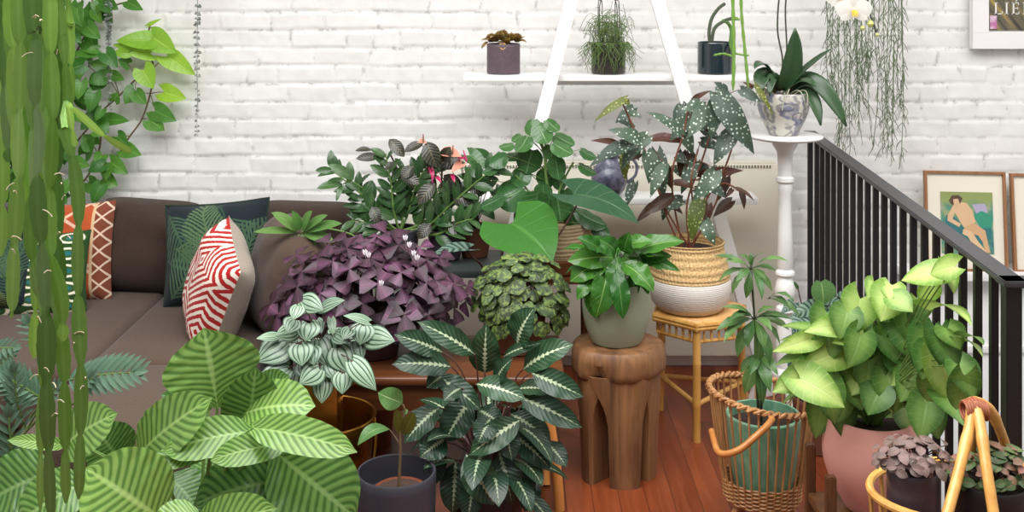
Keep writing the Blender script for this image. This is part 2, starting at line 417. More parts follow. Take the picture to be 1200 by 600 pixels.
# ledge and smooth panelling in the stairwell
Yl = 4.68; zl = Z(319, Yl); xl = X(1062, Yl)
m = MB(); box(m, ((xl + 2.98) / 2, (Yl + WY) / 2 + .01, zl - .018), (2.98 - xl, WY - Yl + .04, .036), .004)
struct(m.build('trim_1', MWHITE))
m = MB(); box(m, ((xl + 2.98) / 2 + .02, WY - .045, zl - 1.4), (2.94 - xl, .07, 2.72), .003)
box(m, ((xl + 2.98) / 2 + .02, WY - .085, zl - .34), (2.94 - xl, .02, .03), .004)
struct(m.build('trim_2', MWHITE))
m = MB(); box(m, (-1.0, 4.795, .07), (4.4, .025, .14), .003); struct(m.build('baseboard_back', MWHITE))

# ------------------------------------------------------------------ panel heater
g = G('heater_enamel'); MHEAT = g.fin(g.mix(g.noise(sc=3), srgb(214, 208, 192), srgb(226, 221, 206)), .4)
xa, xb, yh = X(478, 4.72), X(914, 4.72), 4.72; zt = Z(192, yh)
h = thing('panel_heater', ((xa + xb) / 2, yh, 0), 'long cream panel heater with a slotted top edge against the brick wall', 'heater')
m = MB(); box(m, ((xa + xb) / 2, yh + .03, (zt + .06) / 2 + .0), (xb - xa, .06, zt - .06), .008); m.build('casing', MHEAT, h)
m = MB(); box(m, ((xa + xb) / 2, yh + .032, zt + .004), (xb - xa - .03, .04, .006), .001); m.build('top_grille', MHEAT, h)
m = MB()
k = xa + .03
while k < xb - .03: box(m, (k, yh - .0015, zt - .012), (.0055, .004, .012)); k += .0125
o = m.build('grille_slots', simple('slot_dark', srgb(110, 103, 90), .7), h, smooth=False)
for sx in (xa + .12, xb - .12):
    m = MB(); box(m, (sx, yh + .03, .03), (.05, .05, .06), .004); m.build('foot', MHEAT, h)

# ------------------------------------------------------------------ A-frame ladder shelf
sf = 4.45
lad = thing('ladder_shelf', (X(715, sf), sf + .09, 0), 'white painted A-frame ladder shelf standing in front of the heater', 'shelf')
def lx(side, py): return X(663 - .25 * py + 3, sf) + .012 if side < 0 else X(770 + .285 * py, sf)
for side in (-1, 1):
    top = -185
    for yy, nm in ((sf - .005, 'front_leg'),):
        s2 = sf / yy if False else 1
        a = V(lx(side, 464), yy, 0.0); b = V(lx(side, top), yy, Z(top, sf))
        m = MB(); bar(m, a, b, .052 if nm == 'front_leg' else .036, .03, .003); m.build(nm, MWHITE, lad)
for py in (92, 237):
    m = MB(); x0, x1 = X(543, sf), X(890, sf)
    box(m, ((x0 + x1) / 2, sf + .09, Z(py, sf) + .0), (x1 - x0, .155, .024), .004); m.build('shelf_board', MWHITE, lad)
    m = MB(); box(m, ((x0 + x1) / 2, sf + .155, Z(py, sf) - .025), (X(840 if py > 100 else 800, sf) - X(600 if py > 100 else 640, sf), .02, .03), .002); m.build('rear_batten', MWHITE, lad)
m = MB(); box(m, (X(713, sf), sf + .09, Z(-186, sf)), (.12, .24, .03), .004); m.build('top_cap', MWHITE, lad)
zs1 = Z(92, sf) + .0125; zs2 = Z(237, sf) + .0125

# ------------------------------------------------------------------ stair railing
A = V(1.250, 4.62, .99); B = V(1.089, 2.457, .99)
rl = thing('stair_railing', (1.16, 3.5, 0), 'black metal stair railing with flat charcoal handrail guarding the stairwell', 'railing')
m = MB(); bar(m, A + V(.012, .16, 0), B - V(.0, .03, 0), .052, .014, .003, up=(0, 0, 1)); m.build('handrail', MRAIL, rl)
m = MB(); bar(m, B + V(-.026, 0, 0), V(2.95, 2.457, .99), .052, .014, .003, up=(0, 0, 1)); m.build('handrail', MRAIL, rl)
m = MB(); bar(m, A + V(.01, .15, -.90), B + V(0, 0, -.90), .03, .014, .002, up=(0, 0, 1)); m.build('bottom_rail', MBLACK, rl)
m = MB(); bar(m, B + V(0, 0, -.90), V(2.95, 2.457, .09), .03, .014, .002, up=(0, 0, 1)); m.build('bottom_rail', MBLACK, rl)
xe = [135, 150, 165, 180, 196, 211, 228, 248, 268, 292, 318, 344, 370, 396, 428, 458, 490, 530, 568, 610]
for i in range(20):
    q = A.lerp(B, i / 20); q2 = q + V(0, 0, -.01)
    m = MB(); bar(m, (q.x, q.y, .085), (q.x, q.y, .985), .017, .017, .001); m.build('baluster', MBLACK, rl)
m = MB(); bar(m, (B.x, B.y, 0), (B.x, B.y, .985), .034, .034, .002); m.build('newel_post', MBLACK, rl)
m = MB(); bar(m, (A.x + .01, A.y + .14, 0), (A.x + .01, A.y + .14, .985), .02, .02, .002); m.build('newel_post', MBLACK, rl)
for i in range(1, 16):
    m = MB(); x = B.x + i * .113; bar(m, (x, B.y, .085), (x, B.y, .985), .017, .017, .001); m.build('baluster', MBLACK, rl)
m = MB(); bar(m, (2.93, B.y, 0), (2.93, B.y, .985), .03, .03, .002); m.build('newel_post', MBLACK, rl)

# ------------------------------------------------------------------ pictures
def picture(name, px0, py0, px1, py1, yb, lean, fw, fmat, matc, label, art=None, roll=0.0, depth=.022, cat='picture'):
    a = P(px0, py1, yb); b = P(px1, py0, yb); w = b.x - a.x; hgt = (b.z - a.z) / math.cos(lean) 
    t = thing(name, ((a.x + b.x) / 2, yb, a.z), label, cat)
    t.rotation_euler = (-lean, roll, 0)
    def mk(nm, mb, mt, par=t, smooth=False):
        o = mb.build(nm, mt, None, smooth); o.parent = par; return o
    m = MB()
    box(m, (0, 0, fw / 2), (w, depth, fw), .0015); box(m, (0, 0, hgt - fw / 2), (w, depth, fw), .0015)
    box(m, (-w / 2 + fw / 2, 0, hgt / 2), (fw, depth, hgt - 2 * fw), .0015); box(m, (w / 2 - fw / 2, 0, hgt / 2), (fw, depth, hgt - 2 * fw), .0015)
    mk('frame', m, fmat)
    m = MB(); box(m, (0, depth * .25, hgt / 2), (w - 2 * fw + .002, depth * .3, hgt - 2 * fw + .002)); mo = mk('mount', m, matc)
    if art: art(mk, w, hgt, t)
    return t
MFRM = wood('picture_frame_wood', srgb(128, 84, 52), srgb(172, 122, 82), .4, 2)
MMAT = simple('cream_mount', srgb(238, 232, 214), .8, var=.02)
def poly2(m, pts, y, yt=.0012):
    n = len(pts); m.add([(x, y, z) for x, z in pts] + [(x, y + yt, z) for x, z in pts], [tuple(range(n)), tuple(range(2 * n - 1, n - 1, -1))] + [(i, i + n, (i + 1) % n + n, (i + 1) % n) for i in range(n)])
def art_figure(mk, w, h, t):
    x0, x1, z0, z1 = -w * .30, w * .34, h * .175, h * .79
    def q(u, v): return (x0 + (x1 - x0) * u, z0 + (z1 - z0) * v)
    g = G('wash_background'); c = g.noise(sc=14, det=3, col=False); d = g.noise(g.mapv(g.coord(), (1, 1, 1), loc=(3, 1, 5)), 9, 2)
    col = g.ramp(c, [(.32, srgb(70, 120, 120)), (.47, srgb(92, 150, 128)), (.56, srgb(150, 165, 120)), (.7, srgb(176, 170, 190))])
    sz = g.sep(g.coord())[2]
    col = g.mix(g.step(g.M('ADD', sz, g.M('MULTIPLY', d, .05)), .31 * .9, .36 * .9), col, srgb(146, 160, 98))
    m = MB(); box(m, ((x0 + x1) / 2, -.0005, (z0 + z1) / 2), (x1 - x0, .001, z1 - z0)); sheet = mk('painting', m, g.fin(col, .85))
    def cut(pts, c, y=-.0022):
        m = MB(); poly2(m, [q(*p) for p in pts], y); mk('paint_shape', m, simple('paint_wash', c, .85, var=.12, sc=25), sheet)
    cut([(.05, .30), (.10, .62), (.25, .60), (.45, .40), (.7, .42), (.98, .55), (.96, .25), (.6, .12), (.3, .15)], srgb(56, 118, 122), -.0014)
    cut([(.62, .62), (.78, .70), (.98, .62), (.97, .42), (.75, .42)], srgb(60, 150, 122), -.0016)
    cut([(.6, .80), (.85, .82), (.9, .68), (.7, .62)], srgb(178, 170, 196), -.0015)
    skin = srgb(222, 186, 146)
    cut([(.24, .78), (.36, .84), (.50, .82), (.60, .70), (.66, .52), (.58, .44), (.44, .42), (.36, .52), (.27, .66)], skin)
    cut([(.24, .78), (.30, .74), (.22, .56), (.38, .48), (.34, .43), (.12, .53), (.13, .62)], skin, -.0024)
    cut([(.46, .44), (.62, .50), (.84, .38), (.90, .12), (.93, .02), (.84, .02), (.78, .20), (.70, .30), (.42, .34)], srgb(214, 172, 130), -.0026)
    cut([(.42, .40), (.58, .36), (.70, .20), (.86, .03), (.78, .02), (.60, .14), (.50, .28), (.40, .32)], srgb(226, 192, 152), -.0030)
    cut([(.16, .86), (.22, .94), (.34, .95), (.42, .90), (.38, .82), (.30, .78), (.20, .80)], srgb(96, 72, 60), -.0026)
    cut([(.24, .88), (.33, .89), (.36, .82), (.31, .76), (.25, .79)], skin, -.0032)
t1 = picture('framed_painting', 1085, 203, 1181, 318, 4.70, R(7), .011, MFRM, MMAT,
        'brown wooden framed watercolour of a seated figure standing on the white ledge', art_figure, roll=R(1.2))
def art_plain(mk, w, h, t):
    m = MB(); box(m, (0.02, -.0005, h * .5), (w * .5, .001, h * .5)); mk('painting', m, simple('pale_print', srgb(205, 214, 216), .85, var=.15, sc=12))
picture('framed_print', 1188, 206, 1290, 320, 4.70, R(7), .012, MFRM, MMAT,
        'brown wooden framed print cut off at the right edge of the ledge', art_plain, roll=R(.6))
def art_poster(mk, w, h, t):
    fw = .077
    g = G('poster_print'); v = g.mapv(g.coord(), (1, 1, 1), (0, R(38), 0)); wv = g.noise(g.mapv(v, (40, 1, 4)), 1.0, 4)
    col = g.ramp(wv, [(.32, srgb(58, 56, 50)), (.48, srgb(98, 92, 74)), (.6, srgb(126, 112, 78)), (.7, srgb(170, 144, 70))])
    m = MB(); box(m, (0, -.002, h / 2), (w - 2 * fw, .002, h - 2 * fw)); po = mk('poster', m, g.fin(col, .5))
    L0 = -w / 2 + fw
    mt = simple('poster_lettering', srgb(236, 234, 228), .6, var=.02)
    k = 4.8 / FPX; zb = fw + 19 * k; hh = 14 * k; d = .0016
    def s(m, x, z, a, b): box(m, (L0 + (x + a / 2) * k, -.0036, zb + (z + b / 2) * k), (a * k, d, b * k))
    def stem(m, x): s(m, x, 0, 1.8, 14); s(m, x - 1.2, 0, 4.2, .8); s(m, x - 1.2, 13.2, 4.2, .8)
    m = MB(); stem(m, 6.5); s(m, 6.5, 0, 9, 1.0); s(m, 14.3, 0, 1.0, 3.6); mk('letter_l', m, mt, po)
    m = MB(); stem(m, 19); mk('letter_i', m, mt, po)
    m = MB(); stem(m, 27); s(m, 27, 0, 7.5, 1); s(m, 33.6, 0, 1, 3.2); s(m, 27, 13, 7.2, 1); s(m, 33.2, 11, 1, 2.8); s(m, 28, 6.6, 5, .9); s(m, 32.4, 5.4, .8, 3.2)
    poly2(m, [(L0 + (30 + a) * k, zb + b * k) for a, b in ((0, 15), (1, 15), (3, 17.5), (1.4, 17.5))], -.0044); mk('letter_e', m, mt, po)
    m = MB(); stem(m, 40); mk('letter', m, mt, po)
    g = G('pink_blossom_print'); c = g.ramp(g.noise(sc=40, det=2), [(.4, srgb(214, 186, 206)), (.6, srgb(186, 112, 160))])
    m = MB(); s(m, 0.4, -17, 8, 15.5); mk('pink_patch', m, g.fin(c, .6), po)
    m = MB(); tube(m, [(L0 + (-1 + 3.2 * math.cos(a)) * k, -.004, zb + (-9 + 3.4 * math.sin(a)) * k) for a in [R(60 + i * 30) for i in range(9)]], .0016, 6); mk('wire_ring', m, simple('grey_wire', srgb(170, 170, 170), .4), po)
pf = picture('framed_poster', 1138, -190, 1370, 57, 4.785, 0.0, .068, simple('poster_frame_white', srgb(238, 235, 235), .45, var=.02), MWHITE,
        'white framed poster with white capital lettering on a dark print, high on the wall', art_poster, depth=.04, cat='poster')

# ------------------------------------------------------------------ sofa
def cushbox(m, c, s, bev, puff=.02, rot=None):
    bm = bmesh.new(); bmesh.ops.create_cube(bm, size=1); bmesh.ops.scale(bm, vec=s, verts=bm.verts)
    bmesh.ops.bevel(bm, geom=bm.edges[:], offset=bev, segments=4, profile=.6, affect='EDGES')
    bmesh.ops.subdivide_edges(bm, edges=[e for e in bm.edges if e.calc_length() > .12], cuts=7, use_grid_fill=True)
    for v in bm.verts:
        x, y, z = v.co.x / s[0] * 2, v.co.y / s[1] * 2, v.co.z / s[2] * 2
        p = max(0, (1 - x * x)) * max(0, (1 - y * y))
        v.co.z += puff * p * (1 if z > 0 else -.3)
    if rot: bmesh.ops.rotate(bm, matrix=Euler(rot).to_matrix(), cent=(0, 0, 0), verts=bm.verts)
    c = Vector(c); m.add([v.co + c for v in bm.verts], [[v.index for v in f.verts] for f in bm.faces]); bm.free()
so = thing('corner_sofa', (-1.7, 4.1, 0), 'brown corner sofa with a long chaise seat along the brick wall', 'sofa')
m = MB(); box(m, (-1.98, 4.13, .15), (1.72, 1.1, .17), .02); box(m, (-1.07, 3.84, .15), (.56, 1.66, .17), .02); m.build('base', MSOFA, so)
for a in ((-2.78, 3.65), (-1.45, 3.65), (-1.30, 3.08), (-.84, 3.08), (-.84, 4.6), (-2.78, 4.6)):
    m = MB(); lathe(m, (a[0], a[1], 0), [(.018, 0), (.024, .07)], 12); m.build('foot', MBENCH, so)
for c, s in (((-2.46, 4.04, .33), (.77, 1.06, .19)), ((-1.71, 4.04, .33), (.72, 1.06, .19)), ((-1.085, 4.075, .33), (.53, .99, .19)), ((-1.075, 3.28, .33), (.55, .60, .19))):
    m = MB(); cushbox(m, c, s, .035, .014); m.build('seat_cushion', MSOFA, so)
m = MB(); cushbox(m, (-1.73, 4.675, .345), (2.26, .14, .56), .05, .0); m.build('back', MSOFA, so)
m = MB(); cushbox(m, (-.645, 4.17, .30), (.12, 1.18, .46), .06, .0); m.build('armrest', MSOFA, so)
m = MB(); cushbox(m, (-2.88, 4.12, .32), (.16, 1.2, .50), .05, .0); m.build('armrest', MSOFA, so)

def pillow(name, c, w, h, th, rot, mats, label, pipe=None, n=22, cat='cushion', group=None, pinch=.06, flop=0.0, rnd=0.0):
    c = Vector(c); rm = rot if isinstance(rot, Matrix) else Euler([R(a) for a in rot], 'XYZ').to_matrix(); sd = rr(0, 50)
    o = thing(name, c, label, cat, group)
    m = MB()
    for sgn in (-1, 1):
        vs = []; uv = []; fs = []
        for i in range(n + 1):
            for j in range(n + 1):
                u = -1 + 2 * i / n; v = -1 + 2 * j / n
                e = (max(0, (1 - u ** 4)) * max(0, (1 - v ** 4))) ** .62
                kx = 1 - pinch * (1 - v * v) * abs(u) ** 2; kz = 1 - pinch * (1 - u * u) * abs(v) ** 2
                kx *= 1 - rnd * abs(v) ** 5; kz *= 1 - rnd * abs(u) ** 5
                wob = .012 * noise.noise((u * 2 + sd, v * 2, sgn * 3.0)) * e
                p = V(u * w / 2 * kx, sgn * (th / 2 * e + wob), v * h / 2 * kz)
                p.y += flop * (v - .2) ** 2 * (1 if v > .2 else 0)
                vs.append(c + rm @ p); uv.append((i / n, j / n))
        for i in range(n):
            for j in range(n):
                q = (i * (n + 1) + j, (i + 1) * (n + 1) + j, (i + 1) * (n + 1) + j + 1, i * (n + 1) + j + 1)
                fs.append(q if sgn < 0 else q[::-1])
        m.add(vs, fs, uv, mi=0 if sgn < 0 else 1)
    m.build('cover', mats, o)
    if pipe:
        pts = []
        for (u0, v0), (u1, v1) in (((-1, -1), (1, -1)), ((1, -1), (1, 1)), ((1, 1), (-1, 1)), ((-1, 1), (-1, -1))):
            for k in range(14):
                t = k / 14; u = u0 + (u1 - u0) * t; v = v0 + (v1 - v0) * t
                p = V(u * w / 2 * (1 - pinch * (1 - v * v)), 0, v * h / 2 * (1 - pinch * (1 - u * u)))
                p.y += flop * (v - .2) ** 2 * (1 if v > .2 else 0); pts.append(c + rm @ p)
        m = MB(); tube(m, pts, .005, 6, closed=True); m.build('piping', pipe, o)
    return o

def fab(g, col, bmp=.3): return g.fin(col, .93, 0.0, g.bump(g.noise(sc=240, det=2), bmp, .003), spec=.15, sheen=.1)
def mat_ikat():
    g = G('green_ikat_fabric'); u, v = g.sep(g.coord('UV'))[:2]
    wob = g.M('MULTIPLY', g.M('SUBTRACT', g.noise(g.mapv(g.coord('UV'), (30, 6, 1)), 2, 2), .5), .16)
    col_i = g.M('FLOOR', g.M('MULTIPLY', u, 3.0)); fx = g.M('SUBTRACT', g.M('FRACT', g.M('MULTIPLY', u, 3.0)), .5)
    vv = g.M('ADD', g.M('MULTIPLY', v, 5.0), g.M('MULTIPLY', g.M('FRACT', g.M('MULTIPLY', col_i, .5)), 1.0))
    fy = g.M('SUBTRACT', g.M('FRACT', vv), .5)
    d = g.M('ADD', g.M('SQRT', g.M('ADD', g.M('MULTIPLY', fx, fx), g.M('MULTIPLY', g.M('MULTIPLY', fy, 1.05), g.M('MULTIPLY', fy, 1.05)))), g.M('MULTIPLY', wob, .4))
    ring = g.M('MULTIPLY', g.step(d, .25, .28), g.M('SUBTRACT', 1.0, g.step(d, .38, .41)))
    col = g.mix(g.step(d, .13, .16), srgb(40, 104, 104), srgb(50, 82, 38)); col = g.mix(ring, col, srgb(226, 220, 196))
    return fab(g, g.mix(g.M('MULTIPLY', g.step(d, .43, .45), .5), col, srgb(20, 44, 24)))
def mat_kilim():
    g = G('rust_kilim_fabric'); u, v = g.sep(g.coord('UV'))[:2]
    def dia(k1, k2, w):
        a = g.M('ABSOLUTE', g.M('SUBTRACT', g.M('FRACT', g.M('ADD', g.M('MULTIPLY', u, k1), g.M('MULTIPLY', v, k2))), .5))
        b = g.M('ABSOLUTE', g.M('SUBTRACT', g.M('FRACT', g.M('SUBTRACT', g.M('MULTIPLY', u, k1), g.M('MULTIPLY', v, k2))), .5))
        return g.M('SUBTRACT', 1.0, g.step(g.M('MINIMUM', a, b), w, w + .04))
    eu = g.M('ABSOLUTE', g.M('SUBTRACT', u, .5)); side = g.step(eu, .31, .32)
    cen = g.mix(g.noise(g.mapv(g.coord('UV'), (2, 9, 1)), 2, 2), srgb(196, 96, 44), srgb(150, 62, 46))
    cen = g.mix(g.M('MULTIPLY', dia(2.0, 3.0, .035), .8), cen, srgb(226, 196, 170))
    bor = g.mix(dia(5.0, 6.0, .05), srgb(122, 66, 48), srgb(216, 190, 168))
    col = g.mix(side, cen, bor)
    line = g.M('MULTIPLY', g.step(eu, .295, .305), g.M('SUBTRACT', 1.0, g.step(eu, .325, .335)))
    return fab(g, g.mix(line, col, srgb(206, 176, 136)), .6)
def mat_palm():
    g = G('palm_print_velvet'); uv = g.coord('UV'); col = srgb(28, 38, 44)
    wob = g.M('MULTIPLY', g.M('SUBTRACT', g.noise(uv, 4, 1), .5), .12)
    for (px_, py_, ang_, L_, wd_, n_, rgb) in ((.05, .9, -60, .7, .24, 15, (62, 88, 66)), (.55, 1.0, -110, .6, .22, 14, (46, 70, 56)), (.95, .75, -150, .7, .24, 15, (60, 86, 66)), (.1, .05, 50, .8, .26, 16, (68, 94, 68)), (.9, .05, 120, .75, .24, 15, (52, 78, 60)),
                                        (.5, .45, 100, .6, .22, 13, (84, 106, 74)), (.15, .55, -10, .75, .2, 15, (74, 98, 70)), (.75, .35, 60, .55, .2, 12, (66, 92, 68)), (.3, .2, -20, .6, .14, 12, (104, 120, 66))):
        ca, sa = math.cos(R(ang_)), math.sin(R(ang_)); u, v = g.sep(uv)[:2]
        du = g.M('SUBTRACT', u, px_); dv = g.M('SUBTRACT', v, py_)
        x = g.M('DIVIDE', g.M('ADD', g.M('MULTIPLY', du, ca), g.M('MULTIPLY', dv, sa)), L_)
        y = g.M('ABSOLUTE', g.M('ADD', g.M('SUBTRACT', g.M('MULTIPLY', dv, ca), g.M('MULTIPLY', du, sa)), wob))
        y = g.M('DIVIDE', y, wd_)
        st_ = g.step(g.M('FRACT', g.M('SUBTRACT', g.M('MULTIPLY', x, float(n_)), g.M('MULTIPLY', y, 4.5))), .40, .52)
        arch_ = g.M('MULTIPLY', g.M('MULTIPLY', x, g.M('SUBTRACT', 1.0, x)), 4.0)
        mk_ = g.M('MULTIPLY', g.M('MULTIPLY', g.step(g.M('SUBTRACT', arch_, y), .0, .08), g.step(x, .0, .02)), g.M('MAXIMUM', st_, g.M('SUBTRACT', 1.0, g.step(y, .03, .06))))
        col = g.mix(mk_, col, srgb(*rgb))
    return fab(g, col, .2)
def mat_maze():
    g = G('red_white_geometric_weave'); u, v = g.sep(g.coord('UV'))[:2]
    wob = g.M('MULTIPLY', g.M('SUBTRACT', g.noise(g.mapv(g.coord('UV'), (40, 40, 1)), 1, 2), .5), .022)
    def cheb(cx, cy, k=1.0): 
        a = g.M('ABSOLUTE', g.M('SUBTRACT', u, cx)); b = g.M('MULTIPLY', g.M('ABSOLUTE', g.M('SUBTRACT', v, cy)), k); return g.M('ADD', a, b)
    def circ(cx, cy):
        a = g.M('SUBTRACT', u, cx); b = g.M('SUBTRACT', v, cy); return g.M('SQRT', g.M('ADD', g.M('MULTIPLY', a, a), g.M('MULTIPLY', b, b)))
    d = g.M('MINIMUM', g.M('MINIMUM', g.M('MULTIPLY', cheb(.5, .78), .8), circ(.12, .6)), g.M('MINIMUM', g.M('MULTIPLY', cheb(.9, .25), .8), circ(.45, .1)))
    f = g.M('FRACT', g.M('ADD', g.M('MULTIPLY', g.M('ADD', d, wob), 15.0), .2))
    t = g.M('MULTIPLY', g.step(f, .0, .06), g.M('SUBTRACT', 1.0, g.step(f, .52, .58)))
    return fab(g, g.mix(t, srgb(228, 216, 204), srgb(164, 34, 34)), .5)
MIKAT, MKIL, MPALM, MMAZE = mat_ikat(), mat_kilim(), mat_palm(), mat_maze()
MTAUPE = fabric('taupe_linen', srgb(158, 146, 132)); MBRN = MSOFA2
MPIPE = fabric('dark_green_piping', srgb(38, 52, 42))
pillow('back_cushion', P(174, 288, 4.44), .40, .37, .23, (-12, 5, 5), [MBRN, MBRN], rnd=.08, pinch=.02, label= 'plain dark brown sofa cushion between the rust kilim and palm print cushions')
pillow('back_cushion', P(-14, 290, 4.44), .44, .34, .20, (-10, 2, 0), [MBRN, MBRN], 'plain dark brown sofa cushion at the left edge behind the cactus')
pillow('back_cushion', P(360, 288, 4.45), .38, .355, .22, (-10, 1, -3), [MBRN, MBRN], rnd=.06, pinch=.02, label= 'plain brown cushion standing in the right corner of the sofa')
yl = V(.86, .42, -.30).normalized(); zl_ = V(.30, .05, .95); zl_ = (zl_ - yl * zl_.dot(yl)).normalized(); xl_ = yl.cross(zl_)
pillow('arm_cushion', V(-.80, 3.98, .60), .46, .38, .22, Matrix((xl_, yl, zl_)).transposed(), [MSOFA, MSOFA], rnd=.2, pinch=-.04, label= 'large rounded brown cushion leaning on the right armrest, lighter than the corner one')
pillow('kilim_cushion', P(78, 296, 4.30), .36, .38, .13, (-14, -2, 2), [MKIL, MBRN], 'rust orange kilim cushion with cream diamond lattice border')
pillow('ikat_cushion', P(44, 323, 4.13), .37, .31, .13, (-22, -3, 6), [MIKAT, MTAUPE], 'green ikat cushion with cream oval rings')
pillow('palm_cushion', P(-14, 309, 4.06), .30, .32, .12, (-16, 2, 14), [MPALM, MPALM], 'dark palm print cushion at the left edge beside the ikat cushion', pipe=MPIPE)
pillow('palm_cushion', P(254, 296, 4.20), .40, .375, .16, (-16, -5, -4), [MPALM, MPALM], 'dark green palm leaf print cushion with corners perked up, on the chaise', pipe=MPIPE)
yl = V(.87, .42, -.25).normalized(); zl_ = V(.62, -.05, .78); zl_ = (zl_ - yl * zl_.dot(yl)).normalized(); xl_ = yl.cross(zl_)
pillow('geometric_cushion', P(256, 337, 3.87), .36, .36, .19, Matrix((xl_, yl, zl_)).transposed(), [MMAZE, MTAUPE], 'red and white geometric cushion with taupe back leaning to the right', n=26)

# ------------------------------------------------------------------ log stool
c0 = V(X(724, 3.75), 3.75, 0)
ls = thing('log_stool', c0, 'carved brown log stool with thick legs and a rounded top carrying the sage pot', 'stool')
def trunk_r(a, z): return .150 * (1 + .05 * math.sin(2 * a + .7) + .035 * math.sin(5 * a + 1) + .02 * noise.noise((a * 1.5, z * 9, 1)))
m = MB(); vs = []; fs = []; seg = 72
prf = [(0, .335), (.6, .337), (.93, .342), (1.0, .352), (1.02, .37), (1.01, .40), (.985, .425), (.93, .436), (.6, .438), (0, .438)]
for i, (k, z) in enumerate(prf):
    for j in range(seg):
        a = 2 * PI * j / seg; zz = z
        notch = math.exp(-((a - R(238)) / .22) ** 2) * .16 + math.exp(-((a - R(300)) / .14) ** 2) * .05
        q = trunk_r(a, z) * k * (1 - notch * (1 if .9 < k else 0) * (1.2 if z < .40 else .35))
        vs.append((c0.x + q * math.cos(a), c0.y + q * math.sin(a), zz + .004 * noise.noise((math.cos(a) * 3, math.sin(a) * 3, k))))
for i in range(len(prf) - 1):
    for j in range(seg):
        j2 = (j + 1) % seg; fs.append((i * seg + j, i * seg + j2, (i + 1) * seg + j2, (i + 1) * seg + j))
m.add(vs, fs); m.build('top', MLOG, ls)
for (ca, wa, rin, rk) in ((R(277), R(62), .05, 1.0), (R(207), R(46), .05, .95), (R(343), R(44), .05, .95), (R(90), R(70), .05, .95)):
    m = MB(); vs = []; fs = []; nz_, na = 14, 9; ring = 2 * na
    for i in range(nz_ + 1):
        t = i / nz_; z = .36 * t; hw = wa / 2 * (.80 + .10 * t + 1.1 * (max(0, t - .5) / .5) ** 2.2)
        for k in range(na):
            a = ca - hw + 2 * hw * k / (na - 1); q = trunk_r(a, z) * rk * (.86 + .10 * t)
            if k in (0, na - 1): q *= .95
            vs.append((c0.x + q * math.cos(a), c0.y + q * math.sin(a), z))
        for k in range(na):
            a = ca + hw - 2 * hw * k / (na - 1); q = rin * (.9 + .1 * t)
            vs.append((c0.x + q * math.cos(a), c0.y + q * math.sin(a), z))
    for i in range(nz_):
        for k in range(ring):
            k2 = (k + 1) % ring; fs.append((i * ring + k, i * ring + k2, (i + 1) * ring + k2, (i + 1) * ring + k))
    fs.append(tuple(range(ring - 1, -1, -1))); fs.append(tuple(nz_ * ring + k for k in range(ring)))
    m.add(vs, fs); m.build('leg', MLOG, ls)

# ------------------------------------------------------------------ hexagonal rattan stool
hc = V(X(820, 4.175), 4.175, 0); hr = .182
hs_ = thing('rattan_stool', hc, 'honey coloured hexagonal rattan stool with a woven top carrying the belly basket', 'stool')
ang = [R(-103 + 60 * i) for i in range(6)]
def hx(i, r, z): return V(hc.x + r * math.cos(ang[i % 6]), hc.y + r * math.sin(ang[i % 6]), z)
m = MB()
for z in (.400, .412):
    for i in range(6): tube(m, [hx(i, hr, z), hx(i + 1, hr, z)], .0095, 8)
    for i in range(6): lathe(m, tuple(hx(i, hr, z) - V(0, 0, .0095)), [(.0001, 0), (.008, .002), (.0095, .0095), (.008, .017), (.0001, .019)], 10)
m.build('seat_frame', MBAMBOO, hs_)
m = MB()
bx_ = [hx(i, hr - .006, 0) for i in range(6)]
def chord(y):
    xs_ = []
    for i in range(6):
        a, b = bx_[i], bx_[(i + 1) % 6]
        if (a.y - y) * (b.y - y) < 0: xs_.append(a.x + (b.x - a.x) * (y - a.y) / (b.y - a.y))
    return (min(xs_), max(xs_)) if len(xs_) > 1 else None
y = hc.y - hr + .008
while y < hc.y + hr - .006:
    ch = chord(y)
    if ch and ch[1] - ch[0] > .01: tube(m, [(ch[0], y, .4185), (ch[1], y, .4185)], .0042, 6)
    y += .0092
m.build('woven_top', MBAMBOO, hs_)
m = MB()
for i in range(6): tube(m, [hx(i, hr - .012, .352), hx(i + 1, hr - .012, .352)], .0065, 7)
m.build('apron_ring', MBAMBOO, hs_)
for i in range(6):
    for k in range(1, 6):
        a = hx(i, hr - .008, 0).lerp(hx(i + 1, hr - .008, 0), k / 6)
        m = MB(); tube(m, [(a.x, a.y, .352), (a.x, a.y, .402)], .0048, 6); m.build('spindle', MBAMBOO, hs_)
for i in range(0, 6, 2):
    m = MB(); a = hx(i, hr - .014, .405); b = hx(i, hr - .002, 0)
    pts = [a.lerp(b, t) for t in (0, .3, .31, .33, .34, .66, .67, .69, .7, 1)]
    tube(m, pts, [.0145, .0145, .0155, .0155, .0145, .0145, .0155, .0155, .0145, .0145], 12); m.build('leg', MBAMBOO, hs_)
for i in range(0, 6, 2):
    m = MB(); tube(m, [hx(i, hr - .008, .130), hx(i + 2, hr - .008, .130)], .009, 8); m.build('stretcher', MBAMBOO, hs_)

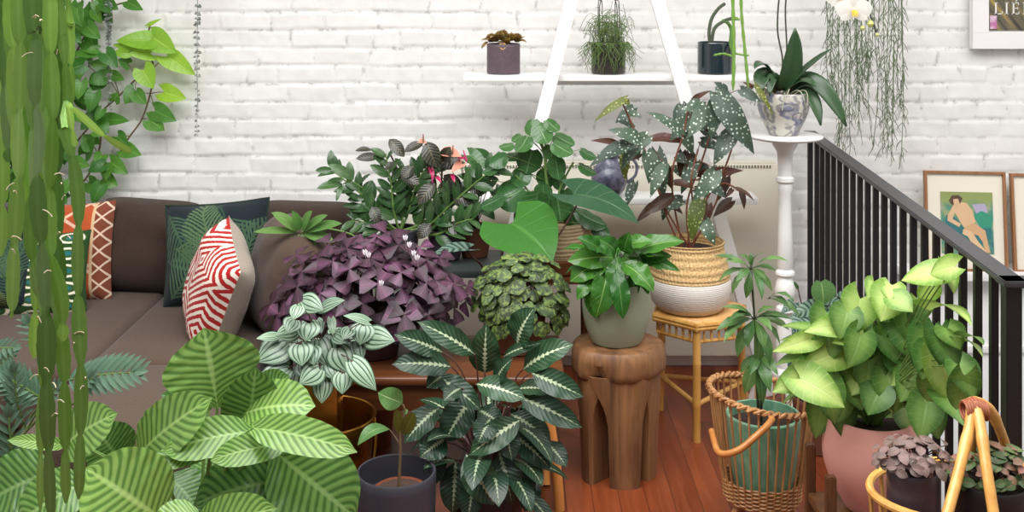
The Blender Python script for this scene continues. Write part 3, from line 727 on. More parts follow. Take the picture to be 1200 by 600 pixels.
# ------------------------------------------------------------------ wooden bench behind the calathea
bx0, bx1, by0, by1 = -.60, .165, 3.50, 3.92
be = thing('wooden_bench', ((bx0 + bx1) / 2, 3.7, 0), 'low brown wooden bench with splayed orange legs under the plants', 'bench')
m = MB(); box(m, ((bx0 + bx1) / 2, (by0 + by1) / 2, .392), (bx1 - bx0, by1 - by0, .03), .012, seg=3); m.build('seat', MBENCH, be)
for yy in (by0 + .03, by1 - .03):
    m = MB(); box(m, ((bx0 + bx1) / 2, yy, .338), (bx1 - bx0 - .06, .022, .085), .004); m.build('apron', MBENCH, be)
for sx in (bx0 + .04, bx1 - .04):
    m = MB(); box(m, (sx, (by0 + by1) / 2, .338), (.022, by1 - by0 - .08, .085), .004); m.build('apron', MBENCH, be)
for i, (tx, ty, bx, by) in enumerate(((X(632, 3.52), 3.53, X(656, 3.49), 3.49), (X(618, 3.8), 3.85, X(640, 3.6), 3.66), (bx0 + .06, 3.55, bx0 + .02, 3.5), (bx0 + .06, 3.87, bx0 + .02, 3.93))):
    m = MB(); a = V(tx, ty, .38); b = V(bx, by, 0); mid = (a + b) / 2 + V(.022 if i < 2 else -.01, 0, 0)
    tube(m, bez(a, mid, b, 9), [.019, .020, .020, .019, .0185, .018, .017, .0165, .016], 12); m.build('leg', MLEG, be)

# ------------------------------------------------------------------ tables behind the plants
def table(name, x0, x1, y0, y1, zt_, th, mt, mleg, label, cat='table', lr=.014):
    t = thing(name, ((x0 + x1) / 2, (y0 + y1) / 2, 0), label, cat)
    m = MB(); box(m, ((x0 + x1) / 2, (y0 + y1) / 2, zt_ - th / 2), (x1 - x0, y1 - y0, th), .006); m.build('tabletop', mt, t)
    for ax in (x0 + .04, x1 - .04):
        for ay in (y0 + .04, y1 - .04):
            m = MB(); tube(m, [(ax, ay, zt_ - th), (ax, ay, 0)], [lr, lr * .75], 10); m.build('leg', mleg, t)
    return t
MDARKT = simple('dark_green_table', srgb(52, 60, 58), .5, var=.2)
table('console_table', X(440, 4.15), X(588, 4.15), 4.03, 4.34, .60, .028, MDARKT, MBLACK, 'dark console table behind the purple plant carrying the glossy leaved pots')
table('side_table', X(597, 4.1), X(700, 4.1), 3.98, 4.28, .585, .022, MBENCH, MBENCH, 'small brown side table under the round leaved plant basket')
# right: wooden stand for pink pot, plinth for basket
sc = V(X(1020, 3.02), 3.02, 0)
ps = thing('plant_stand', sc, 'dark wooden plant stand with corner posts holding the pink pot', 'plant stand')
for dx, dy in ((-1, -1), (1, -1), (-1, 1), (1, 1)):
    m = MB(); bar(m, sc + V(dx * .135, dy * .1, 0), sc + V(dx * .135, dy * .1, .36), .026, .026, .003); m.build('leg', MDKWOOD, ps)
for zz in (.20, .10):
    for s_ in (-1, 1):
        m = MB(); bar(m, sc + V(-.135, s_ * .1, zz), sc + V(.135, s_ * .1, zz), .018, .022, .002, up=(0, 0, 1)); m.build('rail', MDKWOOD, ps)
        m = MB(); bar(m, sc + V(s_ * .135, -.1, zz + .02), sc + V(s_ * .135, .1, zz + .02), .018, .022, .002, up=(0, 0, 1)); m.build('rail', MDKWOOD, ps)
m = MB(); box(m, sc + V(0, 0, .222), (.262, .19, .016), .003); m.build('platform', MDKWOOD, ps)
tb = V(.90, 2.14, 0)
st = thing('round_table', tb, 'low round wooden table under the hooped rattan basket', 'table')
m = MB(); lathe(m, (tb.x, tb.y, .42), [(.275, 0), (.285, .004), (.285, .02), (.275, .025)], 48); m.build('tabletop', MBENCH, st)
for k in range(3):
    a = R(30 + 120 * k); m = MB(); tube(m, [tb + V(.14 * math.cos(a), .14 * math.sin(a), .42), tb + V(.2 * math.cos(a), .2 * math.sin(a), 0)], [.016, .012], 10); m.build('leg', MDKWOOD, st)

# ------------------------------------------------------------------ pedestal stand
pc = V(X(920, 4.2), 4.2, 0); pz = Z(158, 4.2)
pe = thing('pedestal_stand', pc, 'tall white turned pedestal stand carrying the orchid pot', 'pedestal')
m = MB(); lathe(m, (pc.x, pc.y, pz - .02), [(.03, 0), (.10, .002), (.132, .008), (.139, .014), (.139, .018), (.134, .020)], 64); m.build('top', MWHITE, pe)
def zp(py): return Z(py, 4.2)
cp = [(.05, pz - .02), (.046, zp(170)), (.030, zp(178)), (.027, zp(190)), (.026, zp(206)), (.033, zp(208)), (.034, zp(212)), (.026, zp(215)), (.027, zp(222)),
      (.022, zp(226)), (.026, zp(270)), (.030, zp(312)), (.024, zp(315)), (.035, zp(318)), (.036, zp(321)), (.022, zp(324)), (.033, zp(331)), (.038, zp(339)), (.035, zp(347)), (.023, zp(354)),
      (.022, zp(357)), (.033, zp(360)), (.034, zp(364)), (.024, zp(368)), (.028, zp(380)), (.036, zp(405)), (.030, zp(430)), (.05, zp(436)), (.05, zp(446)), (.0, zp(448))]
m = MB(); lathe(m, (pc.x, pc.y, 0), [(r_, z_) for r_, z_ in cp][::-1], 32); m.build('column', MWHITE, pe)
for k in range(3):
    a = R(-90 + 120 * k); d = V(math.cos(a), math.sin(a), 0)
    m = MB(); tube(m, spline([pc + V(0, 0, .17) + d * .02, pc + V(0, 0, .15) + d * .08, pc + V(0, 0, .05) + d * .13, pc + V(0, 0, .014) + d * .165], 5), [.022] * 8 + [.018] * 4 + [.014] * 4, 10); m.build('foot', MWHITE, pe)

# ------------------------------------------------------------------ pots
def lpot(name, c, r0, r1, h, mat, par, belly=0.0, th=.008, soil=.02, seg=56, rim=0.0, wob=0.0, bz=.5, cap=True, soilm=None, low=0.0):
    """tapered or bellied pot: outer wall, rim, inner wall down to the soil"""
    pr = [(r0 * .93, 0)]
    if low: pr += [(r0, low * .4)]
    for i in range(0, 13):
        t = i / 12; b = belly * math.sin(PI * t ** (math.log(.5) / math.log(bz)))
        pr.append((r0 + (r1 - r0) * t + b, .004 + (h - .008) * t))
    if rim: pr = pr[:-2] + [(pr[-3][0] + rim, h * .88), (r1 + rim, h - .002)]
    pr += [(pr[-1][0] - th * .3, h), (pr[-1][0] - th, h - .001)]
    ri = pr[-1][0]
    for t in (.25, .6, 1): pr.append((ri - (th * .2 * t), h - (soil + .02) * t))
    pr.append((0.0001, h - soil - .02))
    m = MB(); lathe(m, c, pr, seg, wob=wob); o = m.build(name, mat, par)
    if cap:
        m = MB(); s_ = []; q = ri - .001
        for i in range(6): s_.append((q * (1 - i / 5) + .0001, h - soil + .004 * math.sin(i) + .002 * i / 5))
        lathe(m, c, [(q, h - soil - .008)] + s_, 32, wob=.03); m.build('soil', soilm or MSOIL, par)
    return o

# ------------------------------------------------------------------ leaf materials
c = srgb
L_ORB = leafmat('orbifolia_leaf', 'chev', c(76, 118, 54), c(124, 164, 86), c(156, 190, 118), rough=.28, tr=.28, var=.7, k=12)
L_CTE = leafmat('calathea_leaf', 'feather', c(36, 68, 44), c(196, 212, 176), c(118, 150, 118), rough=.36, tr=.12, var=.7, k=11)
L_PEP = leafmat('watermelon_leaf', 'merid', c(48, 82, 60), c(150, 174, 152), rough=.28, tr=.08, var=.5, k=9)
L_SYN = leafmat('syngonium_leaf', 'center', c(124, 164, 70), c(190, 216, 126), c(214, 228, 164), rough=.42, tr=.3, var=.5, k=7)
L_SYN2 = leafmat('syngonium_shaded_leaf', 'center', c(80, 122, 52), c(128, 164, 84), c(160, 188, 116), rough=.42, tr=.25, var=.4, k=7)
L_ALO = leafmat('elephant_ear_leaf', 'plain', c(60, 124, 44), c(68, 134, 50), c(92, 152, 70), rough=.4, tr=.35, var=.15, k=5)
L_ALOD = leafmat('elephant_ear_dark_leaf', 'plain', c(40, 78, 52), c(46, 88, 58), c(70, 108, 72), rough=.34, tr=.12, var=.15, k=6)
L_PIL = leafmat('round_glossy_leaf', 'plain', c(46, 84, 44), c(64, 108, 58), c(104, 142, 96), rough=.22, tr=.1, var=.6, k=6)
L_BEG = leafmat('maculata_leaf', 'spots', c(50, 70, 56), c(200, 212, 198), c(84, 106, 88), rough=.36, tr=.1, var=.6, k=70)
L_BEGR = leafmat('maculata_red_underside', 'plain', c(66, 42, 32), c(92, 54, 40), c(112, 70, 50), rough=.45, tr=.15, var=.8, k=6)
L_BEGY = leafmat('maculata_yellow_leaf', 'spots', c(112, 122, 50), c(196, 200, 130), c(88, 104, 50), rough=.4, tr=.2, var=.3, k=90)
L_MOT = leafmat('mottled_begonia_leaf', 'mottle', c(54, 70, 42), c(120, 144, 68), c(66, 88, 58), rough=.5, tr=.08, var=.8, k=75)
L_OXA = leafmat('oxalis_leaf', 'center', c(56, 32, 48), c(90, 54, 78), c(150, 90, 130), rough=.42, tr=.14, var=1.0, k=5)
L_NEST = leafmat('bright_wavy_leaf', 'plain', c(46, 98, 34), c(68, 128, 46), c(128, 170, 90), rough=.2, tr=.2, var=.6, k=9)
L_SCH = leafmat('umbrella_leaf', 'plain', c(78, 116, 62), c(98, 138, 76), c(134, 164, 108), rough=.32, tr=.2, var=.6, k=10)
L_UMB = leafmat('shade_umbrella_leaf', 'plain', c(96, 140, 70), c(110, 152, 80), c(136, 172, 104), rough=.45, tr=.35, var=.3, k=8)
L_ZZ = leafmat('zz_leaf', 'plain', c(46, 76, 44), c(66, 102, 58), c(100, 132, 86), rough=.25, tr=.08, var=.6, k=7)
L_FIC = leafmat('burgundy_leaf', 'chev', c(30, 28, 28), c(70, 72, 58), c(110, 96, 70), rough=.28, tr=.06, var=.5, k=8)
L_PHI = leafmat('cut_leaf', 'plain', c(76, 108, 88), c(94, 126, 104), c(118, 148, 122), rough=.5, tr=.15, var=.45, k=7)
L_POT = leafmat('pothos_leaf', 'plain', c(62, 118, 40), c(86, 146, 54), c(120, 170, 80), rough=.35, tr=.3, var=.6, k=6)
L_POTY = leafmat('pothos_bright_leaf', 'plain', c(138, 186, 52), c(158, 206, 68), c(180, 216, 100), rough=.35, tr=.35, var=.25, k=6)
L_ORC = leafmat('orchid_leaf', 'plain', c(54, 82, 56), c(68, 98, 66), c(44, 70, 46), rough=.3, tr=.06, var=.35, k=0)
L_TRA = leafmat('tricolour_leaf', 'chev', c(40, 66, 56), c(118, 146, 130), c(96, 126, 106), rough=.4, tr=.1, var=.4, k=6)
L_FIT = leafmat('brown_fittonia_leaf', 'plain', c(98, 78, 76), c(128, 104, 98), c(156, 128, 120), rough=.5, tr=.1, var=.7, k=6)
L_FIT2 = leafmat('green_fittonia_leaf', 'plain', c(56, 86, 46), c(84, 116, 62), c(184, 104, 100), rough=.5, tr=.12, var=.7, k=5)
L_FIT3 = leafmat('pink_fittonia_leaf', 'plain', c(150, 92, 88), c(120, 112, 72), c(206, 120, 124), rough=.5, tr=.12, var=.5, k=5)
L_SUC = leafmat('bronze_succulent_leaf', 'center', c(172, 150, 78), c(146, 108, 76), c(160, 124, 88), rough=.5, tr=.05, var=.6, k=4)
L_SEED = leafmat('seedling_leaf', 'plain', c(78, 122, 62), c(98, 142, 84), c(150, 180, 120), rough=.35, tr=.25, var=.4, k=6)
L_OLV = leafmat('seedling_olive_leaf', 'plain', c(92, 96, 34), c(104, 104, 40), c(130, 128, 70), rough=.4, tr=.25, var=.2, k=6)
L_CAC = leafmat('jungle_cactus_stem', 'plain', c(98, 140, 52), c(126, 170, 70), c(136, 176, 86), rough=.38, tr=.22, var=.9, k=0)
L_CACY = leafmat('young_cactus_stem', 'plain', c(142, 190, 70), c(158, 204, 84), c(180, 216, 110), rough=.42, tr=.2, var=.2, k=0)
L_RHI = simple('rhipsalis_stem', c(98, 116, 80), .6, var=.25, sc=30)
L_RHI2 = simple('shelf_rhipsalis_stem', c(92, 118, 58), .6, var=.3, sc=30)
ST_G = simple('green_stem', c(98, 128, 62), .5, var=.2)
ST_P = simple('plum_stem', c(96, 66, 62), .5, var=.2)
ST_R = simple('red_stem', c(122, 70, 48), .5, var=.3)
ST_B = simple('brown_stem', c(104, 84, 58), .7, var=.3)
ST_D = simple('dark_stem', c(56, 60, 42), .6, var=.3)

M_SAGE = simple('sage_glazed_ceramic', c(146, 154, 130), .5, var=.13, sc=6, bmp=.12, bsc=30)
M_PINK = simple('pink_terracotta', c(216, 154, 142), .7, var=.06, sc=9, bmp=.1, bsc=60)
M_TERR = simple('terracotta', c(150, 82, 52), .75, var=.12, bmp=.1)
M_TERRD = simple('dark_terracotta', c(104, 60, 42), .7, var=.12, bmp=.1)
M_CHAR = simple('charcoal_ceramic', c(58, 58, 66), .38, var=.12, sc=12)
M_PLUM = simple('mottled_plum_ceramic', c(92, 76, 84), .55, var=.3, sc=60)
M_TEALB = simple('black_teal_glaze', c(30, 44, 50), .12, var=.2, coat=.5)
M_DKG = simple('dark_olive_glaze', c(50, 44, 38), .25, var=.4, sc=10, coat=.3)
M_BLKP = simple('aubergine_ceramic', c(66, 56, 66), .35, var=.15, sc=10)
M_BLK2 = simple('black_plastic_pot', c(36, 34, 38), .5, var=.1)
g = G('green_crackle_glaze'); n = g.noise(sc=7, det=6, rough=.7); n2 = g.noise(g.mapv(g.coord(), (30, 30, 6)), 2, 4)
col = g.ramp(g.M('ADD', g.M('MULTIPLY', n, .6), g.M('MULTIPLY', n2, .4)), [(.33, c(72, 130, 106)), (.5, c(118, 168, 138)), (.66, c(166, 188, 152))])
M_TEAL = g.fin(col, .32, 0, g.bump(n2, .2, .003), .2)
g = G('brass'); M_BRASS = g.fin(g.mix(g.noise(sc=6), c(168, 118, 46), c(206, 158, 76)), g.M('ADD', .2, g.M('MULTIPLY', g.noise(sc=14), .2)), 1.0)

# ------------------------------------------------------------------ shelf pots
def shelf_pot(px, rpx, toppy, mat, name, label):
    Y_ = 4.535; cc = V(X(px, Y_), Y_, zs1); t = thing(name, cc, label, 'potted plant', 'cylinder pots on the top shelf')
    r_ = rpx * Y_ / FPX; hh = Z(toppy, Y_) - zs1
    lpot('pot', cc, r_, r_ * 1.0, hh, mat, t, th=.006, soil=.012, low=0.0)
    return t, cc, r_, cc + V(0, 0, hh)
t, cc, r_, tp = shelf_pot(590, 19.5, 51, M_PLUM, 'potted_succulent', 'bronze succulent in a mottled plum cylinder pot at the left end of the top shelf')
m = MB()
for (hx_, hy_, hz_) in ((-.032, -.01, .0), (.03, -.012, .004), (0, .02, .012), (.012, -.035, -.008), (-.05, .01, -.002), (.055, .012, -.002), (-.015, -.025, .01)):
    q = tp + V(hx_, hy_, hz_)
    for k in range(13):
        a = k * 2.4; e = .15 + .85 * (k / 13); d = V(math.cos(a) * e, math.sin(a) * e, .9 - e * .8)
        leaf(m, q + V(0, 0, .008), q + V(0, 0, .008) + d * rr(.038, .052), .036, 'round', d.cross(V(0, 0, 1)).cross(d) + V(0, 0, .6), .1, .35, nt=5, nv=4)
leaf(m, tp + V(-.005, -.05, .005), tp + V(.0, -.07, -.022), .026, 'round', (0, -1, .2), .05, .2, nt=6, nv=4, r=.9)
for dx in (-.085, .09): leaf(m, tp + V(dx * .7, 0, .008), tp + V(dx * 1.05, -.01, -.022 if dx < 0 else .004), .014, 'oval', None, .25, .2, nt=6, nv=4)
m.build('foliage', L_SUC, t)

t, cc, r_, tp = shelf_pot(713, 20, 50, M_DKG, 'potted_mistletoe_cactus', 'stringy mistletoe cactus in a dark pot in the middle of the top shelf')
m = MB()
for k in range(235):                      # thin jointed stems, some climbing the hoops, some spilling over the pot
    a = rr(0, 2 * PI); q = tp + V(math.cos(a), math.sin(a), 0) * r_ * rr(.2, .9) + V(0, 0, -.008)
    if k < 130:
        pts = [q]; d = V(math.cos(a) * .35 + rr(-.3, .3), math.sin(a) * .3, 1.6).normalized(); nseg = random.choice((3, 5, 6, 7, 8))
        for s_ in range(nseg):
            pts.append(pts[-1] + d * rr(.018, .034)); lat = (pts[-1].x - tp.x)
            d = (d * .7 + V(rr(-.6, .6) - lat * 4, rr(-.4, .4) - (pts[-1].y - tp.y) * 4, rr(-.35, .5) - .09 * s_)).normalized()
        if k % 3 == 0:
            for s_ in range(3): d = (d + V(math.copysign(.5, pts[-1].x - tp.x) * rr(0, 1), -.05, -.9)).normalized(); pts.append(pts[-1] + d * .028)
    else:
        a = rr(PI * .9, PI * 2.1); q = tp + V(math.cos(a), math.sin(a), 0) * r_ * .9 + V(0, 0, -.004)
        o_ = tp + V(math.cos(a), math.sin(a), 0) * (r_ * 1.05 + .006) + V(0, 0, .004); pts = [q, o_]; z_ = rr(.03, .125); n_s = 6
        for s_ in range(n_s): pts.append(pts[-1] + V(rr(-.014, .014) + .003 * math.cos(a), rr(-.006, .002), -z_ / n_s))
    tube(m, pts, .0010, 4)
m.build('foliage', L_RHI2, t)
for dx in (-.034, .034):
    m = MB(); tube(m, spline([tp + V(dx - .006, 0, -.02), tp + V(dx - .007, 0, .15), tp + V(dx, 0, .17), tp + V(dx + .009, .0, .15), tp + V(dx + .009, 0, -.02)], 5), .0018, 5); m.build('hoop', ST_D, t)
m = MB(); tube(m, spline([tp + V(-.033, .01, -.02), tp + V(-.034, .01, .15), tp + V(0, .01, .19), tp + V(.034, .01, .15), tp + V(.034, .01, -.02)], 6), .002, 5); m.build('hoop', ST_D, t)

t, cc, r_, tp = shelf_pot(838, 20.5, 49, M_TEALB, 'potted_cactus', 'arching finger cactus in a glossy blue black pot, rightmost on the top shelf')
MC1 = simple('dusty_cactus_skin', c(78, 88, 70), .7, var=.25, sc=90, bmp=.6, bsc=200); MC2 = simple('green_cactus_skin', c(84, 122, 56), .6, var=.2, sc=60, bmp=.5, bsc=200)
Yc = 4.535
for pts, mt in (([(832, 50), (831, 38), (834, 22), (842, 10), (850, 4)], MC1), ([(834, 50), (837, 34), (846, 26), (856, 22), (865, 22)], MC1), ([(846, 24), (853, 27), (857, 36), (856, 52), (860, 62)], MC2)):
    m = MB(); w3 = spline([P(a, b, Yc - .0 - (.09 if (b > 55) else (.06 if b > 48 and mt is MC2 else .0))) for a, b in pts], 7); n_ = len(w3)
    tube(m, w3, [.0068 * (.5 if i in (0, n_ - 1) else 1) * (1 + .08 * (i % 2)) for i in range(n_)], 9); m.build('stem', mt, t)

# ------------------------------------------------------------------ jug on the lower shelf
jc = V(X(714, 4.5), 4.5, zs2)
t = thing('ceramic_jug', jc, 'round blue grey glazed jug with looped handle on the lower ladder shelf', 'jug')
g = G('blue_grey_glaze'); MJ = g.fin(g.mix(g.step(g.noise(sc=40, det=4, rough=.7), .4, .6), c(66, 66, 86), c(106, 106, 126)), .35, 0, None, .3)
m = MB(); lathe(m, jc, [(.035, 0), (.040, .004), (.062, .03), (.074, .065), (.072, .095), (.055, .125), (.036, .143), (.033, .156), (.040, .168), (.038, .168), (.030, .156), (.032, .14), (.045, .11), (.0001, .10)], 40); m.build('body', MJ, t)
m = MB(); tube(m, spline([jc + V(.034, 0, .155), jc + V(.075, 0, .16), jc + V(.108, 0, .13), jc + V(.104, 0, .085), jc + V(.068, 0, .055)], 6), .006, 8); m.build('handle', MJ, t)

# ------------------------------------------------------------------ orchid
oc = V(X(918, 4.2), 4.2, pz + .001)
t = thing('potted_orchid', oc, 'white moth orchid in a blue painted pale pot on the pedestal stand', 'orchid')
g = G('painted_glaze'); uv_ = g.coord('UV'); d_ = g.noise(uv_, 5, 2, col=True)
q = g.node('ShaderNodeVectorMath', 0, operation='ADD', i0=g.mapv(uv_, (9, 2.2, 1)), i1=g.mapv(d_, (1.6, 1.6, 1)))
vr = g.vor(q, 1.0); ring = g.M('MULTIPLY', g.step(vr, .28, .36), g.M('SUBTRACT', 1.0, g.step(vr, .44, .52)))
bl = g.step(g.noise(q, 1.1, 2), .52, .62)
col = g.mix(g.noise(sc=12), c(206, 202, 190), c(180, 176, 166)); col = g.mix(g.M('MULTIPLY', bl, .8), col, c(96, 104, 140)); col = g.mix(g.M('MULTIPLY', ring, .6), col, c(66, 66, 82))
MOP = g.fin(col, .3, 0, None, .3)
lpot('pot', oc, .056, .091, Z(108, 4.2) - oc.z, MOP, t, belly=.016, th=.007, soil=.016, bz=.6, soilm=simple('orchid_bark', c(120, 74, 50), .9, var=.5, sc=70, bmp=1, bsc=70))
tp = V(oc.x, 4.2, Z(110, 4.2)); MROOT = simple('orchid_root', c(160, 160, 140), .6, var=.2)
for (pts, w_, nn) in (
    ([(919, 106), (928, 80), (932, 33)], 25, (.1, -1, .1)), ([(922, 106), (940, 82), (974, 57)], 9, (-.6, -.5, .7)),
    ([(924, 108), (955, 88), (992, 148)], 20, (-.2, -.8, .6)), ([(926, 110), (948, 104), (962, 147)], 18, (.3, -.9, .2)),
    ([(912, 104), (896, 72), (884, 80)], 12, (0, -.4, 1)), ([(912, 106), (893, 84), (893, 108)], 20, (-.3, -.9, .3)),
    ([(916, 106), (905, 86), (902, 112)], 12, (-.2, -.9, .3)), ([(918, 108), (940, 92), (955, 100)], 12, (0, -.5, 1))):
    a, b, e = [P(x_, y_, 4.2 - .05 * i) for i, (x_, y_) in enumerate(pts)]
    m = MB(); cur = bez(a, b * 1.6 - (a + e) * .3, e, 14); w3 = w_ * 4.2 / FPX; vs = []; uvs = []; fs = []
    for i, p_ in enumerate(cur):
        tt = i / 13; tg = (cur[min(i + 1, 13)] - cur[max(i - 1, 0)]).normalized(); sd = tg.cross(Vector(nn)).normalized(); n2 = sd.cross(tg)
        hw = w3 / 2 * prof('strap' if w_ != 25 else 'oval', .04 + .96 * tt if w_ != 25 else .12 + .86 * tt)
        for j in range(7):
            v_ = -1 + j / 3; vs.append(p_ + sd * hw * v_ + n2 * (.22 * hw * abs(v_) ** 1.3)); uvs.append((tt, .5 + .5 * v_))
    for i in range(13):
        for j in range(6): fs.append((i * 7 + j, i * 7 + j + 1, i * 7 + j + 8, i * 7 + j + 7))
    m.add(vs, fs, uvs, rr(.3, .9)); o = m.build('leaf', L_ORC, t)
    sm = o.modifiers.new('thickness', 'SOLIDIFY'); sm.thickness = .0025
for k in range(16):
    m = MB(); a = rr(0, 6.28); q0 = tp + V(math.cos(a) * .04, math.sin(a) * .04, 0)
    q1 = tp + V(math.cos(a) * .10, math.sin(a) * .10 - .02, rr(-.01, .03)); tube(m, bez(q0, q1 + V(0, 0, .03), q1 + V(rr(-.03, .03), -.01, rr(-.06, -.01)), 7), .0022, 5)
    m.build('aerial_root', MROOT, t)
m = MB()
s1 = spline([P(914, 105, 4.2), P(917, 70, 4.2), P(911, 30, 4.2), P(918, -30, 4.2), P(940, -75, 4.19), P(975, -60, 4.17), P(992, -10, 4.15), P(1002, 8, 4.14)], 7)
tube(m, s1, .0032, 6)
s2 = spline([P(918, 104, 4.2), P(922, 60, 4.21), P(921, 0, 4.2), P(935, -60, 4.19), P(990, -80, 4.17), P(1012, -30, 4.15), P(1018, 10, 4.14), P(1027, 38, 4.14)], 7)
tube(m, s2, .0030, 6); m.build('flower_stem', ST_D, t)
MPET = leafmat('orchid_petal', 'plain', c(244, 242, 238), c(236, 234, 228), c(232, 230, 222), rough=.5, tr=.35, var=.05, k=0)
MYEL = simple('orchid_lip_yellow', c(226, 186, 70), .5, var=.15, sc=60)
def orchid_flower(ct, s_, tilt=0):
    f = MB()
    for k, (a, L_, w_) in enumerate(((90, .9, .6), (215, .9, .6), (325, .9, .6), (172, 1.05, 1.05), (8, 1.05, 1.05))):
        a = R(a + tilt); d = V(math.cos(a), 0, math.sin(a)); leaf(f, ct - d * .002 + V(0, -.001 * k, 0), ct + d * s_ * L_ + V(0, -.006, 0), s_ * w_, 'round', (0, -1, 0), .06, -.12, nt=7, nv=6, r=.5)
    fo = f.build('flower', MPET, t)
    l = MB()
    for a in (250, 290, 270): d = V(math.cos(R(a)), -.8, math.sin(R(a))) ; leaf(l, ct + V(0, -.004, 0), ct + d * s_ * .38, s_ * .26, 'oval', (0, -1, .3), .2, .4, nt=5, nv=4)
    lathe(l, ct + V(0, -.010, -.004), [(.0001, -.004), (.005, 0), (.004, .005), (.0001, .007)], 10)
    l.build('lip', MYEL, fo)
orchid_flower(P(1000, 12, 4.13), .066, 0); orchid_flower(P(984, -6, 4.14), .056, 20)
for (a, b, r_) in ((1020, 28, .013), (1011, 33, .009), (1028, 41, .007)):
    m = MB(); q = P(a, b, 4.14); lathe(m, q, [(.0001, -r_ * 1.1), (r_ * .6, -r_ * .8), (r_, 0), (r_ * .7, r_ * .8), (.0001, r_ * 1.2)], 12); m.build('bud', simple('orchid_bud', c(196, 200, 120), .5, var=.15), t)

# ------------------------------------------------------------------ hanging plants
HOOK = 3.01
def cords(par, cc, r_, ztop, mat, z1=HOOK):
    for k in range(3):
        a = R(90 + 120 * k); m = MB(); tube(m, [cc + V(math.cos(a) * r_, math.sin(a) * r_, ztop), V(cc.x, cc.y, z1 - .3), V(cc.x, cc.y, z1)], .002, 5); m.build('cord', mat, par)
MJUTE = simple('jute_cord', c(150, 126, 92), .9)

# long willow-like rhipsalis, right
hc_ = V(X(1012, 4.52), 4.55, 1.90)
t = thing('hanging_rhipsalis', hc_, 'wispy grey green rhipsalis hanging in long strands above the stairwell', 'hanging plant')
lpot('pot', hc_, .07, .10, .14, M_BLK2, t, soil=.012); cords(t, hc_, .098, .135, MJUTE)
m = MB()
for k in range(26):
    px = 966 + 92 * ((k * .618) % 1); end = {0: 130, 1: 90, 2: 165, 3: 178}[k % 4] + rr(-25, 10)
    if px < 978: end = rr(85, 125)
    if px > 1045: end = rr(120, 190)
    if k == 0: px, end = 1057, 186
    if k == 1: px, end = 1006, 150
    yy = 4.55 + rr(-.07, .07); q0 = hc_ + V((X(px, yy) - hc_.x) * .55, (yy - hc_.y) * .5, .135)
    rim = V(X(px, yy), yy, hc_.z + .13); pts = spline([q0, (q0 + rim) / 2 + V(0, 0, .03), rim, P(px + rr(-2, 2), -20, yy), P(px + rr(-3, 3), 40, yy), P(px + rr(-4, 4), (40 + end) / 2, yy), P(px + rr(-4, 4), end, yy)], 8)
    tube(m, pts, .0015, 4)
    for p_ in pts[10:]:
        if random.random() < .2: continue
        for _ in range(random.choice((1, 2, 2))):
            e = p_ + V(rr(-.024, .024), rr(-.012, .012), -rr(.02, .045)); tube(m, bez(p_, (p_ + e) / 2 + V((e.x - p_.x) * .4, 0, 0), e, 4), [.0014, .0014, .0013, .001], 4)
            if random.random() < .5: e2 = e + V(rr(-.014, .014), 0, -rr(.012, .03)); tube(m, [e, e2], [.0012, .0009], 4)
m.build('foliage', L_RHI, t)

# string of hearts, two
MHRT = leafmat('string_of_hearts_leaf', 'center', c(96, 104, 100), c(128, 134, 130), c(140, 146, 142), rough=.5, tr=.05, var=.7, k=3)
def hearts(px, end, lab, fade):
    yy = 4.72; cc = V(X(px, yy) - .0, yy, 1.80); t = thing('string_of_hearts', cc, lab, 'hanging plant')
    lpot('pot', cc, .045, .06, .085, M_TERR, t, soil=.01)
    m = MB(); hk = MB(); bar(hk, cc + V(0, .115, -.10), cc + V(0, .115, .12), .02, .012, .001); box(hk, cc + V(0, .055, -.006), (.07, .125, .008), .001); hk.build('bracket', MBLACK, t)
    for s_ in range(2 if fade else 3):
        x_ = px + rr(-4, 4) * (s_ > 0); e = end - s_ * 26; pts = spline([cc + V(0, -.02, .078), cc + V(rr(-.02, .02), -.066, .085), P(x_, -10, yy - .07), P(x_ + rr(-2, 2), e * .5, yy - .05), P(x_ + rr(-2, 2), e, yy - .03)], 10)
        tube(m, pts, .0009, 4)
        for i, p_ in enumerate(pts[5:]):
            u = i / len(pts[5:])
            for sgn in (-1, 1):
                if random.random() < u * .35: continue
                s2 = .024 * (1 - .55 * u) * rr(.7, 1.2); d = V(sgn * rr(.5, 1), rr(-.6, .1), rr(-.9, .1)).normalized()
                leaf(m, p_ + d * .004, p_ + d * s2, s2 * .95, 'heart', None, .05, .2, nt=4, nv=4)
    m.build('foliage', MHRT, t)
hearts(231, 158, 'thin strand of string of hearts hanging alone on the white wall', True)
hearts(128, 128, 'string of hearts strands hanging beside the climbing vine', False)

# green finger cactus strands in front of the top shelf pot
yy = 3.95; cc = V(X(868, yy), yy, 1.86)
t = thing('hanging_cactus', cc, 'two thin green cactus strands hanging beside the orchid', 'hanging plant')
lpot('pot', cc, .05, .07, .10, M_BLK2, t, soil=.01); cords(t, cc, .068, .095, MJUTE)
m = MB()
for pts, w_ in (([(866, -80), (858, -40), (859, 10), (860, 60), (859, 106)], 4.0), ([(870, -80), (868, -30), (869, 15), (873, 60), (877, 102)], 3.4), ([(860, 67), (848, 63), (836, 65)], 2.6), ([(860, 62), (868, 64), (878, 65)], 2.4), ([(859, 22), (863, 22), (867, 23)], 3)):
    q = spline([P(a, b, yy - (.085 if b > -70 else .03)) for a, b in pts], 8); n_ = len(q)
    tube(m, q, [w_ * .5 * yy / FPX * (1 + .18 * math.sin(i * 1.9)) * (1 if i < n_ - 2 else .5) for i in range(n_)], 6)
m.build('stems', L_CAC, t)

